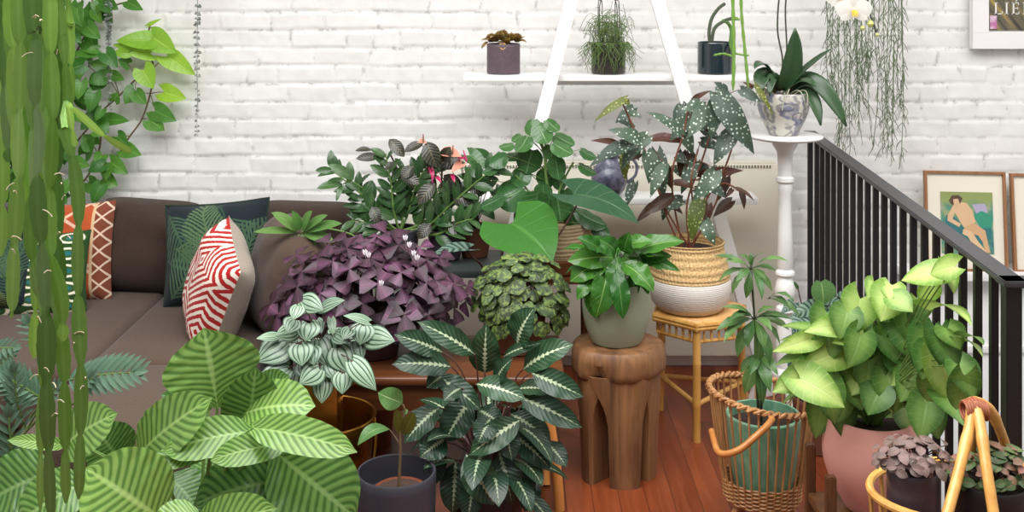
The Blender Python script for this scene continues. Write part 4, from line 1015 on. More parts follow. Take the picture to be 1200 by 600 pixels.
# ------------------------------------------------------------------ jungle cactus curtain, front left
yy0 = 1.95; cc = V(X(42, yy0), yy0 + .02, 1.99)
t = thing('jungle_cactus', cc, 'large hanging jungle cactus with long flat green jointed stems at the left edge', 'hanging plant')
lpot('pot', cc, .13, .16, .2, M_BLK2, t, soil=.02); cords(t, cc, .158, .195, MJUTE)
def cactus_stem(m, pts, w, yy, r=None, seg=.115, face=None, kr=1.0, fromrim=True):
    """three-winged jointed stem following pts (px,py)"""
    q = [P(a, b, yy) for a, b in pts]
    if fromrim:
        rim = V(cc.x + (q[0].x - cc.x) * .8, cc.y + (yy - cc.y) * .9, cc.z + .185); q = [cc + (rim - cc) * .5 + V(0, 0, .10), rim + V(0, 0, .02)] + q
    q = spline(q, 14); n_ = len(q); Ls = [0]
    for i in range(1, n_): Ls.append(Ls[-1] + (q[i] - q[i - 1]).length)
    rv = random.random() if r is None else r; ph = rr(0, 1); a0 = rr(-.3, .3) if face is None else face
    vs = []; fs = []; uv = []; hw = w / 2 * yy / FPX * (1.02 if w > 8 else 1.2)
    for i in range(n_):
        tg = (q[min(i + 1, n_ - 1)] - q[max(i - 1, 0)]).normalized(); X_ = V(1, 0, 0); X_ = (X_ - tg * X_.dot(tg)).normalized(); Y_ = tg.cross(X_)
        s = Ls[i] / seg + ph; f = s % 1; kk = int(s)
        wd = hw * (.24 + .76 * (math.sin(PI * min(1, f * 1.02)) ** .42 if f < 1 else 0)) * (1 + .04 * math.sin(Ls[i] * 260)) * kr
        if i > n_ - 5: wd *= (n_ - i) / 5 + .05
        aa = a0 + (kk * 1.9 % .8) - .4
        for k, (am, rm) in enumerate(((0, 1), (.16, .22), (PI - .16, .22), (PI, 1), (PI + .16, .22), (PI * 1.5, .22), (-.16, .22))):
            an = aa + am; vs.append(q[i] + X_ * (wd * rm * math.cos(an)) + Y_ * (wd * rm * math.sin(an))); uv.append((f, .5 + .5 * (rm - .2)))
    for i in range(n_ - 1):
        for k in range(7):
            k2 = (k + 1) % 7; fs.append((i * 7 + k, i * 7 + k2, (i + 1) * 7 + k2, (i + 1) * 7 + k))
    m.add(vs, fs, uv, rv)
stems = [
    ([(14, -10), (16, 60), (20, 130), (22, 200), (24, 262)], 20, 1.97), ([(6, -10), (5, 80), (8, 150), (10, 190)], 18, 2.0),
    ([(22, -10), (24, 70), (22, 150), (20, 230), (16, 300), (14, 372)], 20, 1.93), ([(2, -10), (0, 90), (3, 200), (1, 300)], 16, 2.03),
    ([(38, -10), (42, 40), (40, 100), (46, 160), (44, 230), (50, 300), (54, 380), (55, 470), (58, 560), (60, 625)], 23, 1.88),
    ([(34, -10), (35, 70), (37, 140), (38, 210), (36, 290), (46, 350)], 19, 1.95), ([(48, -10), (50, 60), (48, 130), (53, 200), (57, 280), (62, 340), (74, 420), (76, 500), (77, 590)], 18, 1.92),
    ([(58, -10), (60, 70), (62, 140), (60, 190), (57, 250), (60, 300), (72, 350), (74, 400)], 18, 1.9),
    ([(66, -10), (66, 60), (70, 120), (68, 170), (66, 235), (68, 300), (70, 330)], 18, 1.96), ([(70, -10), (74, 50), (79, 110), (78, 150), (84, 190)], 13, 1.91),
    ([(80, -10), (81, 30), (83, 80), (80, 125)], 12, 1.94), ([(76, 150), (86, 190), (92, 240), (91, 300), (92, 360), (95, 440), (94, 520), (92, 585)], 17, 1.86),
    ([(29, -10), (28, 60), (30, 130), (32, 200), (30, 255)], 22, 2.0), ([(54, -10), (52, 60), (56, 110), (54, 170), (50, 210)], 20, 2.02), ([(12, -10), (12, 70), (14, 140), (30, 250), (46, 330), (52, 410), (48, 500), (47, 600)], 15, 1.98),
    ([(44, -10), (44, 90), (48, 170), (40, 260), (42, 330), (40, 420)], 14, 2.04),
]
for i, (pts, w, yy) in enumerate(stems):
    m = MB()
    if pts[0][1] > 100:
        cactus_stem(m, pts, w, yy, fromrim=False)
        q = [P(78, 120, 1.91), P(74, 138, 1.89), P(76, 152, 1.86)]; tube(m, q, .006, 6)
    else: cactus_stem(m, pts, w, yy)
    m.build('stem', L_CAC, t)
m = MB(); cactus_stem(m, [(80, 122), (86, 127), (100, 140), (118, 156), (136, 168), (154, 178)], 7.5, 1.84, fromrim=False, r=.6, face=0, seg=.07); m.build('young_shoot', L_CACY, t)
m = MB(); cactus_stem(m, [(80, 122), (83, 140), (86, 158), (88, 172)], 6.5, 1.85, fromrim=False, r=.5, face=0, seg=.05); m.build('young_shoot', L_CACY, t)
MPR = simple('pale_root', c(206, 190, 160), .7)
for k in range(26):
    m = MB(); a = random.choice([(55, 480), (48, 300), (72, 220), (75, 230), (20, 240), (62, 300), (60, 430), (42, 60), (65, 120), (92, 400), (50, 380)]); q = P(a[0] + rr(-8, 8), a[1] + rr(-60, 60), 1.86)
    e = q + V(rr(-.018, .018), -rr(0, .01), rr(-.012, .008)); tube(m, bez(q, (q + e) / 2 + V(0, 0, .006), e, 5), .0009, 4); m.build('aerial_root', MPR, t)

# ------------------------------------------------------------------ climbing vine on the brick wall
Yv = 4.76
t = thing('climbing_vine', V(X(60, Yv), Yv, 0), 'heart leaved green vine climbing the brick wall behind the sofa', 'vine')
ms, mf, my = MB(), MB(), MB()
def wl(px, py, dy=0.0): return P(px, py, Yv + dy)
vines = [[(110, 232), (128, 205), (140, 180), (152, 160), (166, 140), (176, 110), (180, 80), (172, 50), (176, 30)],
         [(20, 240), (60, 200), (95, 160), (120, 130), (140, 112), (160, 92)], [(0, 200), (30, 150), (70, 110), (92, 92), (104, 78)],
         [(60, 120), (90, 60), (110, 25), (130, 8), (160, 0)], [(10, 100), (50, 60), (90, 40), (105, 20), (110, -20)], [(70, 240), (100, 210), (115, 180), (118, 150), (112, 120)], [(0, 40), (30, 10), (60, -10)],
         [(40, 245), (45, 300), (40, 410)]]
for v in vines: tube(ms, spline([wl(a, b, .0) for a, b in v], 6), .004, 6, r=.4)
# (base, tip, width) of leaves that show against the wall
big = [((178, 48), (136, 48), 22, 1), ((176, 62), (132, 52), 18, 1), ((180, 44), (207, 62), 26, 1), ((196, 66), (229, 88), 22, 1), ((168, 82), (180, 104), 24, 1), ((192, 108), (219, 116), 20, 1),
       ((174, 30), (190, 22), 5, 1), ((150, 62), (132, 62), 12, 1),
       ((182, 130), (207, 142), 21, 0), ((176, 140), (193, 153), 20, 0), ((158, 106), (146, 122), 20, 0), ((160, 110), (172, 122), 16, 0), ((150, 75), (138, 70), 14, 0), ((104, 62), (94, 62), 24, 0), ((95, 58), (120, 66), 18, 0),
       ((118, 92), (106, 106), 20, 0), ((124, 90), (104, 98), 18, 0), ((128, 78), (104, 74), 16, 0), ((132, 88), (146, 94), 12, 0), ((134, 118), (138, 108), 14, 0), ((125, 140), (152, 142), 15, 0), ((145, 175), (166, 182), 18, 0),
       ((138, 160), (150, 172), 16, 0), ((130, 190), (150, 204), 18, 0), ((120, 182), (112, 192), 16, 0), ((120, 210), (138, 218), 20, 0), ((104, 214), (118, 228), 18, 0), ((108, 170), (96, 158), 20, 0), ((100, 180), (112, 160), 18, 0),
       ((96, 108), (104, 124), 18, 0), ((84, 92), (98, 86), 18, 0), ((115, 15), (128, -3), 24, 0), ((118, 6), (112, 18), 20, 0), ((150, 2), (168, 12), 14, 0), ((98, 10), (100, 34), 26, 0), ((88, 30), (104, 40), 24, 0), ((85, 20), (92, 8), 22, 0)]
for (b_, tp_, w, br) in big:
    d = rr(-.06, -.015); q = wl(*b_, d); e = wl(*tp_, d - rr(.0, .03)); leaf(my if br else mf, q, e, w * 4.7 / FPX * 1.12, 'heart', V(rr(-.15, .15), -1, rr(.1, .5)), .06, .15, nt=9, nv=6, r=rr(.3, .9))
    near = min((Vector(p_) for v in vines for p_ in [wl(a, b) for a, b in v]), key=lambda z_: (z_ - q).length)
    if (near - q).length < .25: petiole(ms, near, q, .0022, .0015, .1)
for k in range(330):
    px = rr(-30, 128) ; py = rr(-25, 236)
    if px > 78 and random.random() < .65: continue
    if px > 60 + py * .3 and py < 100 and random.random() < .3: continue
    q = wl(px, py, rr(-.16, -.005)); a = rr(0, 6.28); L_ = rr(.05, .085); d = V(math.cos(a) * .8, -.2, -abs(math.sin(a)) * .8 - .1).normalized()
    leaf(mf, q, q + d * L_, L_ * .85, 'heart', V(rr(-.4, .4), -1, rr(0, .7)), .08, .15, nt=7, nv=4)
ms.build('stems', ST_B, t); mf.build('foliage', L_POT, t); my.build('young_foliage', L_POTY, t)

def rail_y(p):
    return .872 / max(.05, (p - 600) / FPX - .0744)
def px_leaves(m, lst, Y0, sh, root, st=None, rail=False, nrm=None, wscale=1.0, arch=.08, cup=.16, ruf=0, fr=16, dyt=-.03, up=.25, pr=.003, tone=None, nt=10, nv=6, droop=0):
    for it in lst:
        (bx_, by_), (tx, ty), w = it[0], it[1], it[2]; r_ = it[3] if len(it) > 3 and it[3] is not None else rr(.25, .85); dy = it[4] if len(it) > 4 else rr(-.05, .05)
        yb_ = Y0 + dy; ye_ = Y0 + dy + dyt
        if rail: yb_ = min(yb_, rail_y(bx_ + w * .5)); ye_ = min(ye_, rail_y(tx + 6), yb_ + .05)
        b = P(bx_, by_, yb_); e = P(tx, ty, ye_)
        n = (Vector(nrm) if nrm else CAMN) + jit(.22)
        leaf(m, b, e, w * Y0 / FPX * wscale, sh, n, arch, cup, ruf, fr, nt, nv, r_, droop=droop)
        if st is not None: petiole(st, Vector(root) + V(rr(-.02, .02), rr(-.02, .02), 0), b, pr, pr * .7, up, r_)

# ------------------------------------------------------------------ round glossy leaved plant in tall basket
Yp = 4.12; bc = V(X(652, Yp), Yp, .586)
t = thing('basket_plant', bc, 'bushy plant with round glossy dark leaves in a beige basket before the heater', 'potted plant')
g = G('beige_wool_weave'); s_ = g.sep(g.coord('UV')); wv = g.M('SINE', g.M('MULTIPLY', s_[1], 150.0)); nn = g.noise(sc=120, det=2)
MBSK = g.fin(g.mix(nn, c(176, 148, 112), c(208, 184, 150)), .9, 0, g.bump(g.M('ADD', nn, g.M('MULTIPLY', wv, .4)), .6, .004))
m = MB(); lathe(m, bc, [(.118, .0), (.124, .006), (.128, .05), (.124, .054), (.118, .056), (.0001, .056)], 48); m.build('wooden_base', MBENCH, t)
m = MB(); lathe(m, bc + V(0, 0, .05), [(.116, 0), (.126, .02), (.130, .08), (.128, .13), (.121, .13), (.12, .09), (.0001, .088)], 48); m.build('basket', MBSK, t)
root = bc + V(0, 0, .15); st = MB(); m = MB()
tube(st, spline([root, P(641, 215, Yp), P(638, 180, Yp), P(632, 165, Yp)], 6), .0055, 7)
tube(st, spline([root, P(655, 225, Yp), P(672, 190, Yp)], 6), .004, 7); tube(st, spline([root, P(620, 225, Yp), P(604, 205, Yp)], 6), .004, 7)
rl_ = [(636, 157, 27, 19), (624, 150, 22, 15), (648, 147, 20, 13), (662, 164, 26, 13), (660, 174, 26, 15), (612, 169, 24, 15), (620, 190, 29, 28), (646, 179, 18, 18), (593, 171, 17, 9), (598, 182, 20, 12), (605, 162, 14, 8),
       (653, 198, 20, 26), (657, 214, 18, 20), (690, 180, 20, 16), (689, 198, 17, 22), (597, 229, 36, 36), (628, 243, 32, 30), (583, 188, 18, 22), (574, 198, 16, 20), (655, 245, 24, 30), (672, 260, 18, 38), (694, 256, 26, 38), (576, 236, 22, 30),
       (610, 208, 26, 20), (640, 210, 22, 22), (705, 270, 18, 22), (684, 268, 14, 16), (640, 262, 18, 16), (565, 215, 18, 16), (664, 232, 20, 18), (610, 255, 24, 20), (636, 228, 22, 20)]
for (x_, y_, w_, h_) in rl_:
    dy = rr(-.07, .05); a = rr(-.6, .6); ct = P(x_, y_, Yp + dy); k = 4.1 / FPX
    out = V((x_ - 640) * .01, -.5, (215 - y_) * .006 - .4); out.y = -.3; d = V(out.x, 0, -1 if y_ > 200 else -.7).normalized()
    if abs(x_ - 640) > 38: d = V(math.copysign(1, x_ - 640), 0, -.5).normalized()
    if h_ < w_ * .8: d = V(d.x * 1.6 + .3, -.3, d.z * .4).normalized()
    L_ = max(w_, h_) * k; fx = min(w_, h_) / max(w_, h_)
    n_ = CAMN + jit(.2) if fx > .8 else V(rr(-.2, .2), -.45, .9)
    b = ct - d * L_ * .5; leaf(m, b, ct + d * L_ * .5, 1.12 * min(L_, (w_ if h_ > w_ else max(w_ * .85, h_)) * k), 'round', n_, -.06, -.18, nt=9, nv=8, r=.85 if y_ < 180 else rr(.1, .6), ruf=.05)
    near = V(X(640, Yp), Yp + .04, min(max(ct.z - .06, root.z), Z(175, Yp))); petiole(st, near, b + V(0, .01, 0), .0018, .0012, .1)
st.build('stems', ST_G, t); m.build('foliage', L_PIL, t)

# elephant ear, leaves of its own plant
Ya = 3.93; ec = V(X(574, 3.97), 3.96, 0)
t = thing('elephant_ear', ec, 'elephant ear plant with one bright and one dark broad heart leaf', 'potted plant')
lpot('pot', ec, .055, .07, .2, M_CHAR, t); root = ec + V(0, 0, .18); st = MB()
m = MB(); b = P(600, 262, 3.93); leaf(m, b, P(648, 308, 3.80), 98 * 3.9 / FPX, 'heart', (.15, -.62, .8), .10, .05, .02, 5, 14, 12, .6); m.build('leaf', L_ALO, t)
tube(st, spline([root, P(586, 330, 3.98), P(590, 285, 3.98), b], 8), [.007] * 12 + [.005] * 13, 8)
m = MB(); b2 = P(690, 238, 3.93); leaf(m, P(672, 228, 3.95), P(749, 262, 3.84), 52 * 3.9 / FPX, 'heart', (-.1, -.45, .95), .12, .03, .02, 5, 14, 12, .5); m.build('leaf', L_ALOD, t)
tube(st, spline([root, P(606, 330, 3.97), P(648, 285, 3.96), P(676, 240, 3.95), P(674, 231, 3.95)], 8), [.006] * 16 + [.0035] * 17, 8)
m = MB(); leaf(m, P(548, 292, 3.9), P(506, 300, 3.8), 22 * 3.9 / FPX, 'heart', (0, -.4, 1), .1, .08, nt=12, nv=8, r=.2); m.build('leaf', L_TRA, t)
tube(st, spline([root, P(570, 330, 3.97), P(552, 300, 3.93), P(548, 293, 3.9)], 8), .004, 7)
st.build('stems', ST_P, t)

# ------------------------------------------------------------------ ZZ plant, burgundy plant, anthurium on the console
zc = V(X(468, 4.16), 4.18, .601)
t = thing('potted_zz_plant', zc, 'feathery glossy green plant with arching leaflet stems reaching left over the sofa', 'potted plant')
lpot('pot', zc, .06, .075, .12, M_CHAR, t); root = zc + V(0, 0, .105); st = MB(); m = MB()
fr_ = [([(470, 290), (455, 262), (435, 238), (400, 208), (386, 196)], 16), ([(468, 290), (462, 250), (458, 215), (452, 180)], 13), ([(472, 290), (478, 250), (488, 215), (500, 196)], 13), ([(465, 290), (440, 260), (425, 238), (420, 215)], 10),
       ([(476, 290), (500, 265), (528, 240), (560, 212), (585, 195)], 15), ([(474, 290), (492, 262), (505, 240), (514, 222)], 12), ([(478, 292), (510, 275), (535, 262), (556, 256)], 11), ([(466, 292), (450, 272), (432, 262), (412, 258)], 9), ([(470, 290), (472, 255), (470, 225), (474, 196)], 11)]
for pts, nl in fr_:
    dy = rr(-.10, .06); q = spline([root] + [P(a, b, 4.16 + dy * i / 3) for i, (a, b) in enumerate(pts[1:], 1)], 10); n_ = len(q); tube(st, q, [.0055 * (1 - .6 * i / n_) for i in range(n_)], 6)
    for k in range(nl):
        i = int(n_ * (.28 + .70 * k / nl)); p_ = q[min(i, n_ - 1)]; tg = (q[min(i + 1, n_ - 1)] - q[i - 1]).normalized()
        s0 = tg.cross(V(0, -1, .3)).normalized() * (1 if k % 2 else -1); d = (tg * .75 + s0 * .85 + V(0, rr(-.3, .1), rr(-.15, .15))).normalized(); L_ = rr(.075, .105) * (1 - .25 * k / nl)
        leaf(m, p_, p_ + d * L_, L_ * .42, 'oval', CAMN + jit(.45), .08, .15, nt=7, nv=4)
for (a, b, e, f_, w) in ((415, 210, 384, 193, 13), (402, 216, 371, 221, 11), (401, 216, 394, 236, 6)): leaf(m, P(a, b, 4.1), P(e, f_, 4.06), w * 4.1 / FPX, 'oval', None, .1, .1, nt=8, nv=4, r=.9)
tube(st, [P(425, 220, 4.12), P(410, 211, 4.1), P(402, 216, 4.1)], .0022, 5)
st.build('stems', ST_G, t); m.build('foliage', L_ZZ, t)

dc = V(X(522, 4.2), 4.2, .601)
t = thing('potted_burgundy_plant', dc, 'almost black burgundy leaved plant rising behind the feathery green plant', 'potted plant')
lpot('pot', dc, .055, .068, .11, M_BLKP, t); root = dc + V(0, 0, .095); st = MB(); m = MB()
br = [(456, 163, 474, 184, 15), (496, 168, 474, 178, 12), (436, 176, 416, 177, 8), (444, 184, 417, 186, 11), (500, 166, 512, 196, 22), (508, 198, 500, 168, 20), (540, 184, 512, 194, 20), (545, 190, 518, 198, 14), (462, 190, 452, 200, 10), (485, 195, 470, 210, 14), (495, 200, 510, 225, 16), (470, 205, 492, 216, 14), (520, 205, 540, 225, 18), (510, 215, 490, 240, 18), (530, 230, 556, 240, 16), (500, 240, 520, 262, 18), (480, 225, 470, 250, 15), (545, 215, 565, 228, 12), (540, 245, 562, 262, 14), (455, 232, 440, 244, 12), (436, 242, 444, 262, 14), (520, 190, 528, 172, 16), (525, 262, 545, 275, 16), (505, 262, 490, 280, 16), (535, 262, 520, 285, 14)]
for (a, b, e, f_, w) in br:
    Yb = 4.2 + rr(-.12, .03); q = P(a, b, Yb); leaf(m, q, P(e, f_, Yb - .02), w * Yb / FPX, 'oval', None, .1, .2, nt=9, nv=4, r=rr(.1, .8))
for e in ((458, 182), (500, 196), (518, 196), (440, 184), (530, 215), (480, 215)): tube(st, spline([root, P((e[0] + 520) / 2 + rr(-5, 5), 240, 4.2), P(e[0], e[1], 4.17)], 6), .004, 6)
st.build('stems', ST_P, t); m.build('foliage', L_FIC, t)

ac = V(X(556, 4.2), 4.24, .601)
t = thing('potted_flamingo_flower', ac, 'flamingo flower plant with peach and magenta blooms in a brown terracotta pot', 'potted plant')
lpot('pot', ac, .05, .066, .115, M_TERRD, t); root = ac + V(0, 0, .1); st = MB(); m = MB()
al = [(550, 182, 572, 198, 20), (568, 186, 548, 175, 18), (560, 215, 535, 205, 18), (575, 212, 560, 232, 20), (545, 220, 528, 240, 18), (560, 240, 540, 256, 18), (580, 222, 588, 240, 16), (530, 215, 512, 222, 16), (565, 245, 580, 258, 18), (552, 196, 566, 210, 18), (535, 232, 515, 250, 16), (572, 200, 586, 206, 14), (548, 250, 532, 268, 16)]
for (a, b, e, f_, w) in al:
    Yb = 4.24 + rr(-.1, .04); q = P(a, b, Yb); leaf(m, q, P(e, f_, Yb - .03), w * Yb / FPX, 'heart', None, .1, .15, nt=9, nv=6, r=rr(.2, .8)); petiole(st, root, q, .002, .0015, .1)
m.build('foliage', L_PIL, t)
MPEA = leafmat('peach_spathe', 'plain', c(228, 158, 138), c(238, 172, 150), c(214, 140, 120), rough=.3, tr=.2, var=.15, k=0); MMAG = leafmat('magenta_spathe', 'plain', c(196, 44, 104), c(208, 60, 118), c(180, 30, 90), rough=.3, tr=.2, var=.2, k=0)
MSPX = simple('spadix', c(150, 110, 90), .6, var=.2, sc=80)
for (a, b, e, f_, w, mt, sp) in ((522, 179, 541, 184, 17, MPEA, (530, 183, 531, 170)), (541, 192, 529, 202, 12, MPEA, None), (492, 166, 500, 168, 8, MPEA, (496, 168, 496, 157)), (538, 186, 549, 187, 5, MMAG, (547, 190, 543, 176)), (505, 198, 508, 210, 6, MMAG, (507, 214, 506, 204)), (512, 208, 517, 214, 5, MMAG, None), (530, 206, 533, 214, 5, MMAG, None)):
    fm = MB(); q = P(a, b, 4.10); leaf(fm, q, P(e, f_, 4.08), w * 4.1 / FPX, 'heart', (0, -.6, .8), .1, .2, nt=8, nv=6, r=.5); fo = fm.build('flower', mt, t); petiole(st, root, q, .0018, .0014, .0)
    if sp: sm = MB(); tube(sm, [P(sp[0], sp[1], 4.085), P((sp[0] + sp[2]) / 2, (sp[1] + sp[3]) / 2, 4.08), P(sp[2], sp[3], 4.08)], [.003, .0035, .0018], 7); sm.build('spadix', MSPX if mt is MPEA else simple('magenta_spadix', c(200, 60, 120), .5), fo)
st.build('stems', ST_D, t)

# ------------------------------------------------------------------ spotted begonia in belly basket
bb = V(X(808, 4.175), 4.175, .4235)
t = thing('potted_spotted_begonia', bb, 'tall white spotted begonia in a straw and white belly basket on the rattan stool', 'potted plant')
bm_ = lambda py: Z(py, 4.175)
pr_ = [(.10, 0.0), (.118, .004), (.140, .03), (.152, .075), (.153, .105), (.148, .118)]
g = G('white_painted_basket'); s_ = g.sep(g.coord('Object'))[2]; wv = g.M('SINE', g.M('MULTIPLY', s_, 900.0)); nn = g.noise(sc=60, det=3)
MBW = g.fin(c(228, 222, 214), .8, 0, g.bump(g.M('ADD', g.M('MULTIPLY', wv, .18), nn), .5, .003))
m = MB(); lathe(m, bb, pr_, 64); m.build('basket_base', MBW, t)
g = G('straw_weave'); u, v = g.sep(g.coord('UV'))[:2]; wv = g.M('SINE', g.M('MULTIPLY', v, 70.0)); w2 = g.M('SINE', g.M('ADD', g.M('MULTIPLY', u, 420.0), g.M('MULTIPLY', v, 30.0))); nn = g.noise(g.mapv(g.coord('UV'), (60, 26, 1)), 1.6, 3)
MSTR = g.fin(g.ramp(nn, [(.3, c(176, 132, 76)), (.5, c(214, 178, 122)), (.7, c(230, 204, 152))]), .8, 0, g.bump(g.M('ADD', g.M('ADD', g.M('MULTIPLY', wv, .5), g.M('MULTIPLY', w2, .25)), nn), .7, .004))
m = MB(); pr2 = [(.148, .118), (.148, .135), (.142, .165), (.133, .20), (.126, .232), (.130, .25), (.124, .252), (.118, .232), (.118, .22), (.0001, .215)]
lathe(m, bb, pr2, 64, wob=.01); m.build('basket_top', MSTR, t)
m = MB(); lathe(m, bb + V(0, 0, .198), [(.115, .02), (.06, .026), (.0001, .028)], 24); m.build('soil', MSOIL, t)
root = bb + V(-.015, 0, .215); st = MB(); m = MB(); mr = MB(); myw = MB()
canes = [[(795, 282), (790, 240), (788, 200), (800, 160), (806, 130)], [(800, 282), (805, 240), (822, 190), (838, 140), (846, 116)], [(790, 284), (778, 240), (762, 190), (750, 165), (738, 140), (730, 122)], [(805, 284), (825, 240), (848, 200), (862, 160)], [(785, 284), (780, 250), (772, 215), (768, 180)], [(808, 284), (812, 250), (810, 210), (818, 175)], [(812, 284), (838, 240), (846, 215), (870, 225)]]
for cn in canes: tube(st, spline([root + V(rr(-.03, .03), rr(-.03, .03), 0)] + [P(a, b, 4.15 + rr(-.05, .03)) for a, b in cn[1:]], 8), .0035, 6)
ml = [(770, 178, 777, 236, 22), (757, 178, 760, 216, 20), (738, 168, 690, 196, 20), (748, 164, 712, 152, 18), (798, 158, 757, 131, 17), (835, 130, 806, 162, 24), (842, 112, 884, 181, 30), (842, 116, 832, 164, 22), (832, 142, 788, 150, 22), (858, 154, 836, 194, 22), (838, 200, 811, 236, 22), (838, 108, 862, 135, 22), (868, 105, 892, 120, 14),
      (800, 150, 812, 182, 18), (760, 160, 740, 182, 18), (826, 258, 838, 288, 16), (822, 165, 845, 175, 16), (780, 195, 762, 232, 16), (815, 190, 798, 228, 18), (745, 172, 728, 200, 16), (810, 140, 785, 165, 18), (850, 130, 872, 160, 20), (742, 150, 722, 142, 12), (735, 132, 752, 138, 10), (820, 120, 800, 132, 14), (850, 108, 836, 96, 12), (800, 235, 776, 250, 18), (830, 215, 850, 232, 16)]
for (a, b, e, f_, w) in ml:
    Yb = 4.13 + rr(-.12, .06); leaf(m, P(a, b, Yb), P(e, f_, Yb - .02), w * Yb / FPX, 'wing', None, .1, .15, .1, 12, 9, 6, asym=rr(-.25, .25))
    near = min((P(x_, y_, 4.15) for cn in canes for x_, y_ in cn), key=lambda q: (q - P(a, b, Yb)).length); petiole(st, near, P(a, b, Yb), .0018, .0014, .1)
for (a, b, e, f_, w) in ((765, 164, 806, 170, 16), (808, 180, 806, 214, 15), (733, 118, 737, 118, 4), (862, 222, 884, 236, 8), (868, 224, 872, 246, 8), (858, 222, 850, 232, 6), (820, 208, 872, 200, 15), (785, 232, 750, 254, 16), (830, 240, 822, 270, 14), (770, 240, 745, 262, 12), (812, 118, 834, 106, 7), (790, 215, 815, 222, 12), (826, 150, 838, 130, 14), (750, 180, 735, 190, 10), (722, 168, 692, 165, 8)):
    Yb = 4.16 + rr(-.08, .05); leaf(mr, P(a, b, Yb), P(e, f_, Yb - .02), w * Yb / FPX, 'wing', None, .12, .3, .1, 12, 8, 4)
for (a, b, e, f_, w) in ((734, 178, 733, 212, 13), (822, 235, 810, 284, 20), (733, 117, 696, 143, 10), (885, 100, 906, 136, 8), (733, 117, 738, 124, 8)):
    Yb = 4.08; leaf(myw, P(a, b, Yb), P(e, f_, Yb), w * Yb / FPX, 'wing', None, .08, .15, .12, 12, 9, 5, asym=.15)
for k in range(26):
    a, b = rr(740, 860), rr(120, 240); Yb = 4.2 + rr(-.02, .06); an = rr(0, 6.28); leaf(m if k % 3 else mr, P(a, b, Yb), P(a + 22 * math.cos(an), b + 18 + 12 * math.sin(an), Yb - .02), 14 * Yb / FPX, 'wing', None, .1, .2, .1, 12, 7, 4, r=rr(0, .4))
leaf(mr, P(882, 103, 4.08), P(870, 96, 4.08), .02, 'wing', nt=5, nv=4)
st.build('stems', ST_R, t); m.build('foliage', L_BEG, t); mr.build('red_foliage', L_BEGR, t); myw.build('yellow_foliage', L_BEGY, t)

# ------------------------------------------------------------------ bright wavy plant in sage pot on the log stool
gc = V(c0.x - .005, 3.75, .4395)
t = thing('potted_foliage_plant', gc, 'bright green glossy wavy leaved plant in a sage ceramic pot on the log stool', 'potted plant')
lpot('pot', gc, .082, .108, .205, M_SAGE, t, belly=.018, bz=.45, soil=.02, low=.02)
root = gc + V(0, 0, .19); st = MB(); m = MB()
nl_ = [((715, 300), (668, 330), 32, .8), ((720, 302), (665, 306), 28, .9), ((712, 292), (682, 286), 22, .3), ((735, 300), (802, 283), 24, .8), ((728, 308), (766, 342), 28, .8), ((742, 300), (797, 318), 15, .4), ((712, 312), (698, 372), 30, .5), ((722, 316), (730, 374), 22, .05),
       ((700, 305), (684, 350), 28, .7), ((745, 312), (765, 338), 18, .4), ((732, 296), (738, 272), 20, .3), ((742, 292), (778, 300), 24, .6), ((705, 296), (676, 278), 18, .2), ((716, 305), (690, 360), 26, .6), ((730, 300), (752, 320), 24, .9), ((722, 296), (702, 280), 22, .3),
       ((725, 300), (720, 345), 24, .6), ((712, 300), (690, 316), 26, 1.0), ((738, 305), (788, 300), 18, .3), ((700, 320), (676, 352), 18, .7), ((725, 292), (765, 283), 20, .9), ((745, 320), (742, 350), 18, .2), ((690, 340), (700, 374), 18, .7), ((730, 330), (745, 370), 14, .1), ((752, 325), (760, 345), 12, .3)]
px_leaves(m, nl_, 3.68, 'oval', root, st, arch=.14, cup=.22, ruf=.22, fr=17, dyt=-.05, up=.3, pr=.0025)
for k in range(22):
    a = rr(0, PI); d = V(math.cos(a), math.sin(a), rr(-.1, .6)).normalized(); q = root + d * rr(.03, .07) + V(0, 0, .05); leaf(m, q, q + (d + V(0, 0, -.2)) * rr(.09, .14), .05, 'oval', V(0, -.2, 1) + d * .3, .2, .2, .2, 16, 8, 4, r=rr(0, .5))
st.build('stems', ST_G, t); m.build('foliage', L_NEST, t)

# ------------------------------------------------------------------ purple oxalis
xc = V(X(438, 3.72), 3.72, .408)
t = thing('potted_purple_oxalis', xc, 'large mound of dark purple triangular leaves with tiny white flowers', 'potted plant')
lpot('pot', xc, .08, .10, .15, simple('oxblood_ceramic', c(58, 30, 30), .45, var=.1), t); root = xc + V(0, 0, .14); st = MB(); m = MB()
for k in range(165):
    a = rr(-PI, PI); e = rr(-.25, 1.45); q = rr(.70, 1.03) if k < 130 else rr(.4, .75); 
    if k < 120 and math.sin(a) > .2: a = -a
    ctr = V(X(436, 3.72), 3.74, .575); d = V(math.cos(a) * math.cos(e), math.sin(a) * math.cos(e), math.sin(e))
    p_ = ctr + V(d.x * .345, d.y * .24, d.z * .235) * q
    if p_.y > 4.0: continue
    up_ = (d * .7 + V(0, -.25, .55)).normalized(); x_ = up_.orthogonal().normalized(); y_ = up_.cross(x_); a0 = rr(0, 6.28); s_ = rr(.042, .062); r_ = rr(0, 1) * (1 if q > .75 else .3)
    for j in range(3):
        b_ = a0 + j * 2.094; dd = (x_ * math.cos(b_) + y_ * math.sin(b_)) - up_ * rr(-.15, .55); dd.normalize()
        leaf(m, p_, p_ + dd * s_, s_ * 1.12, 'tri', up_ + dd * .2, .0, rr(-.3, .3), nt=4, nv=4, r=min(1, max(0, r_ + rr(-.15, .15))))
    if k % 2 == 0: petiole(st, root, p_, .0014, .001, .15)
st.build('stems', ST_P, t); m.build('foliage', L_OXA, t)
MOX = simple('white_petal', c(238, 230, 238), .5, var=.03)
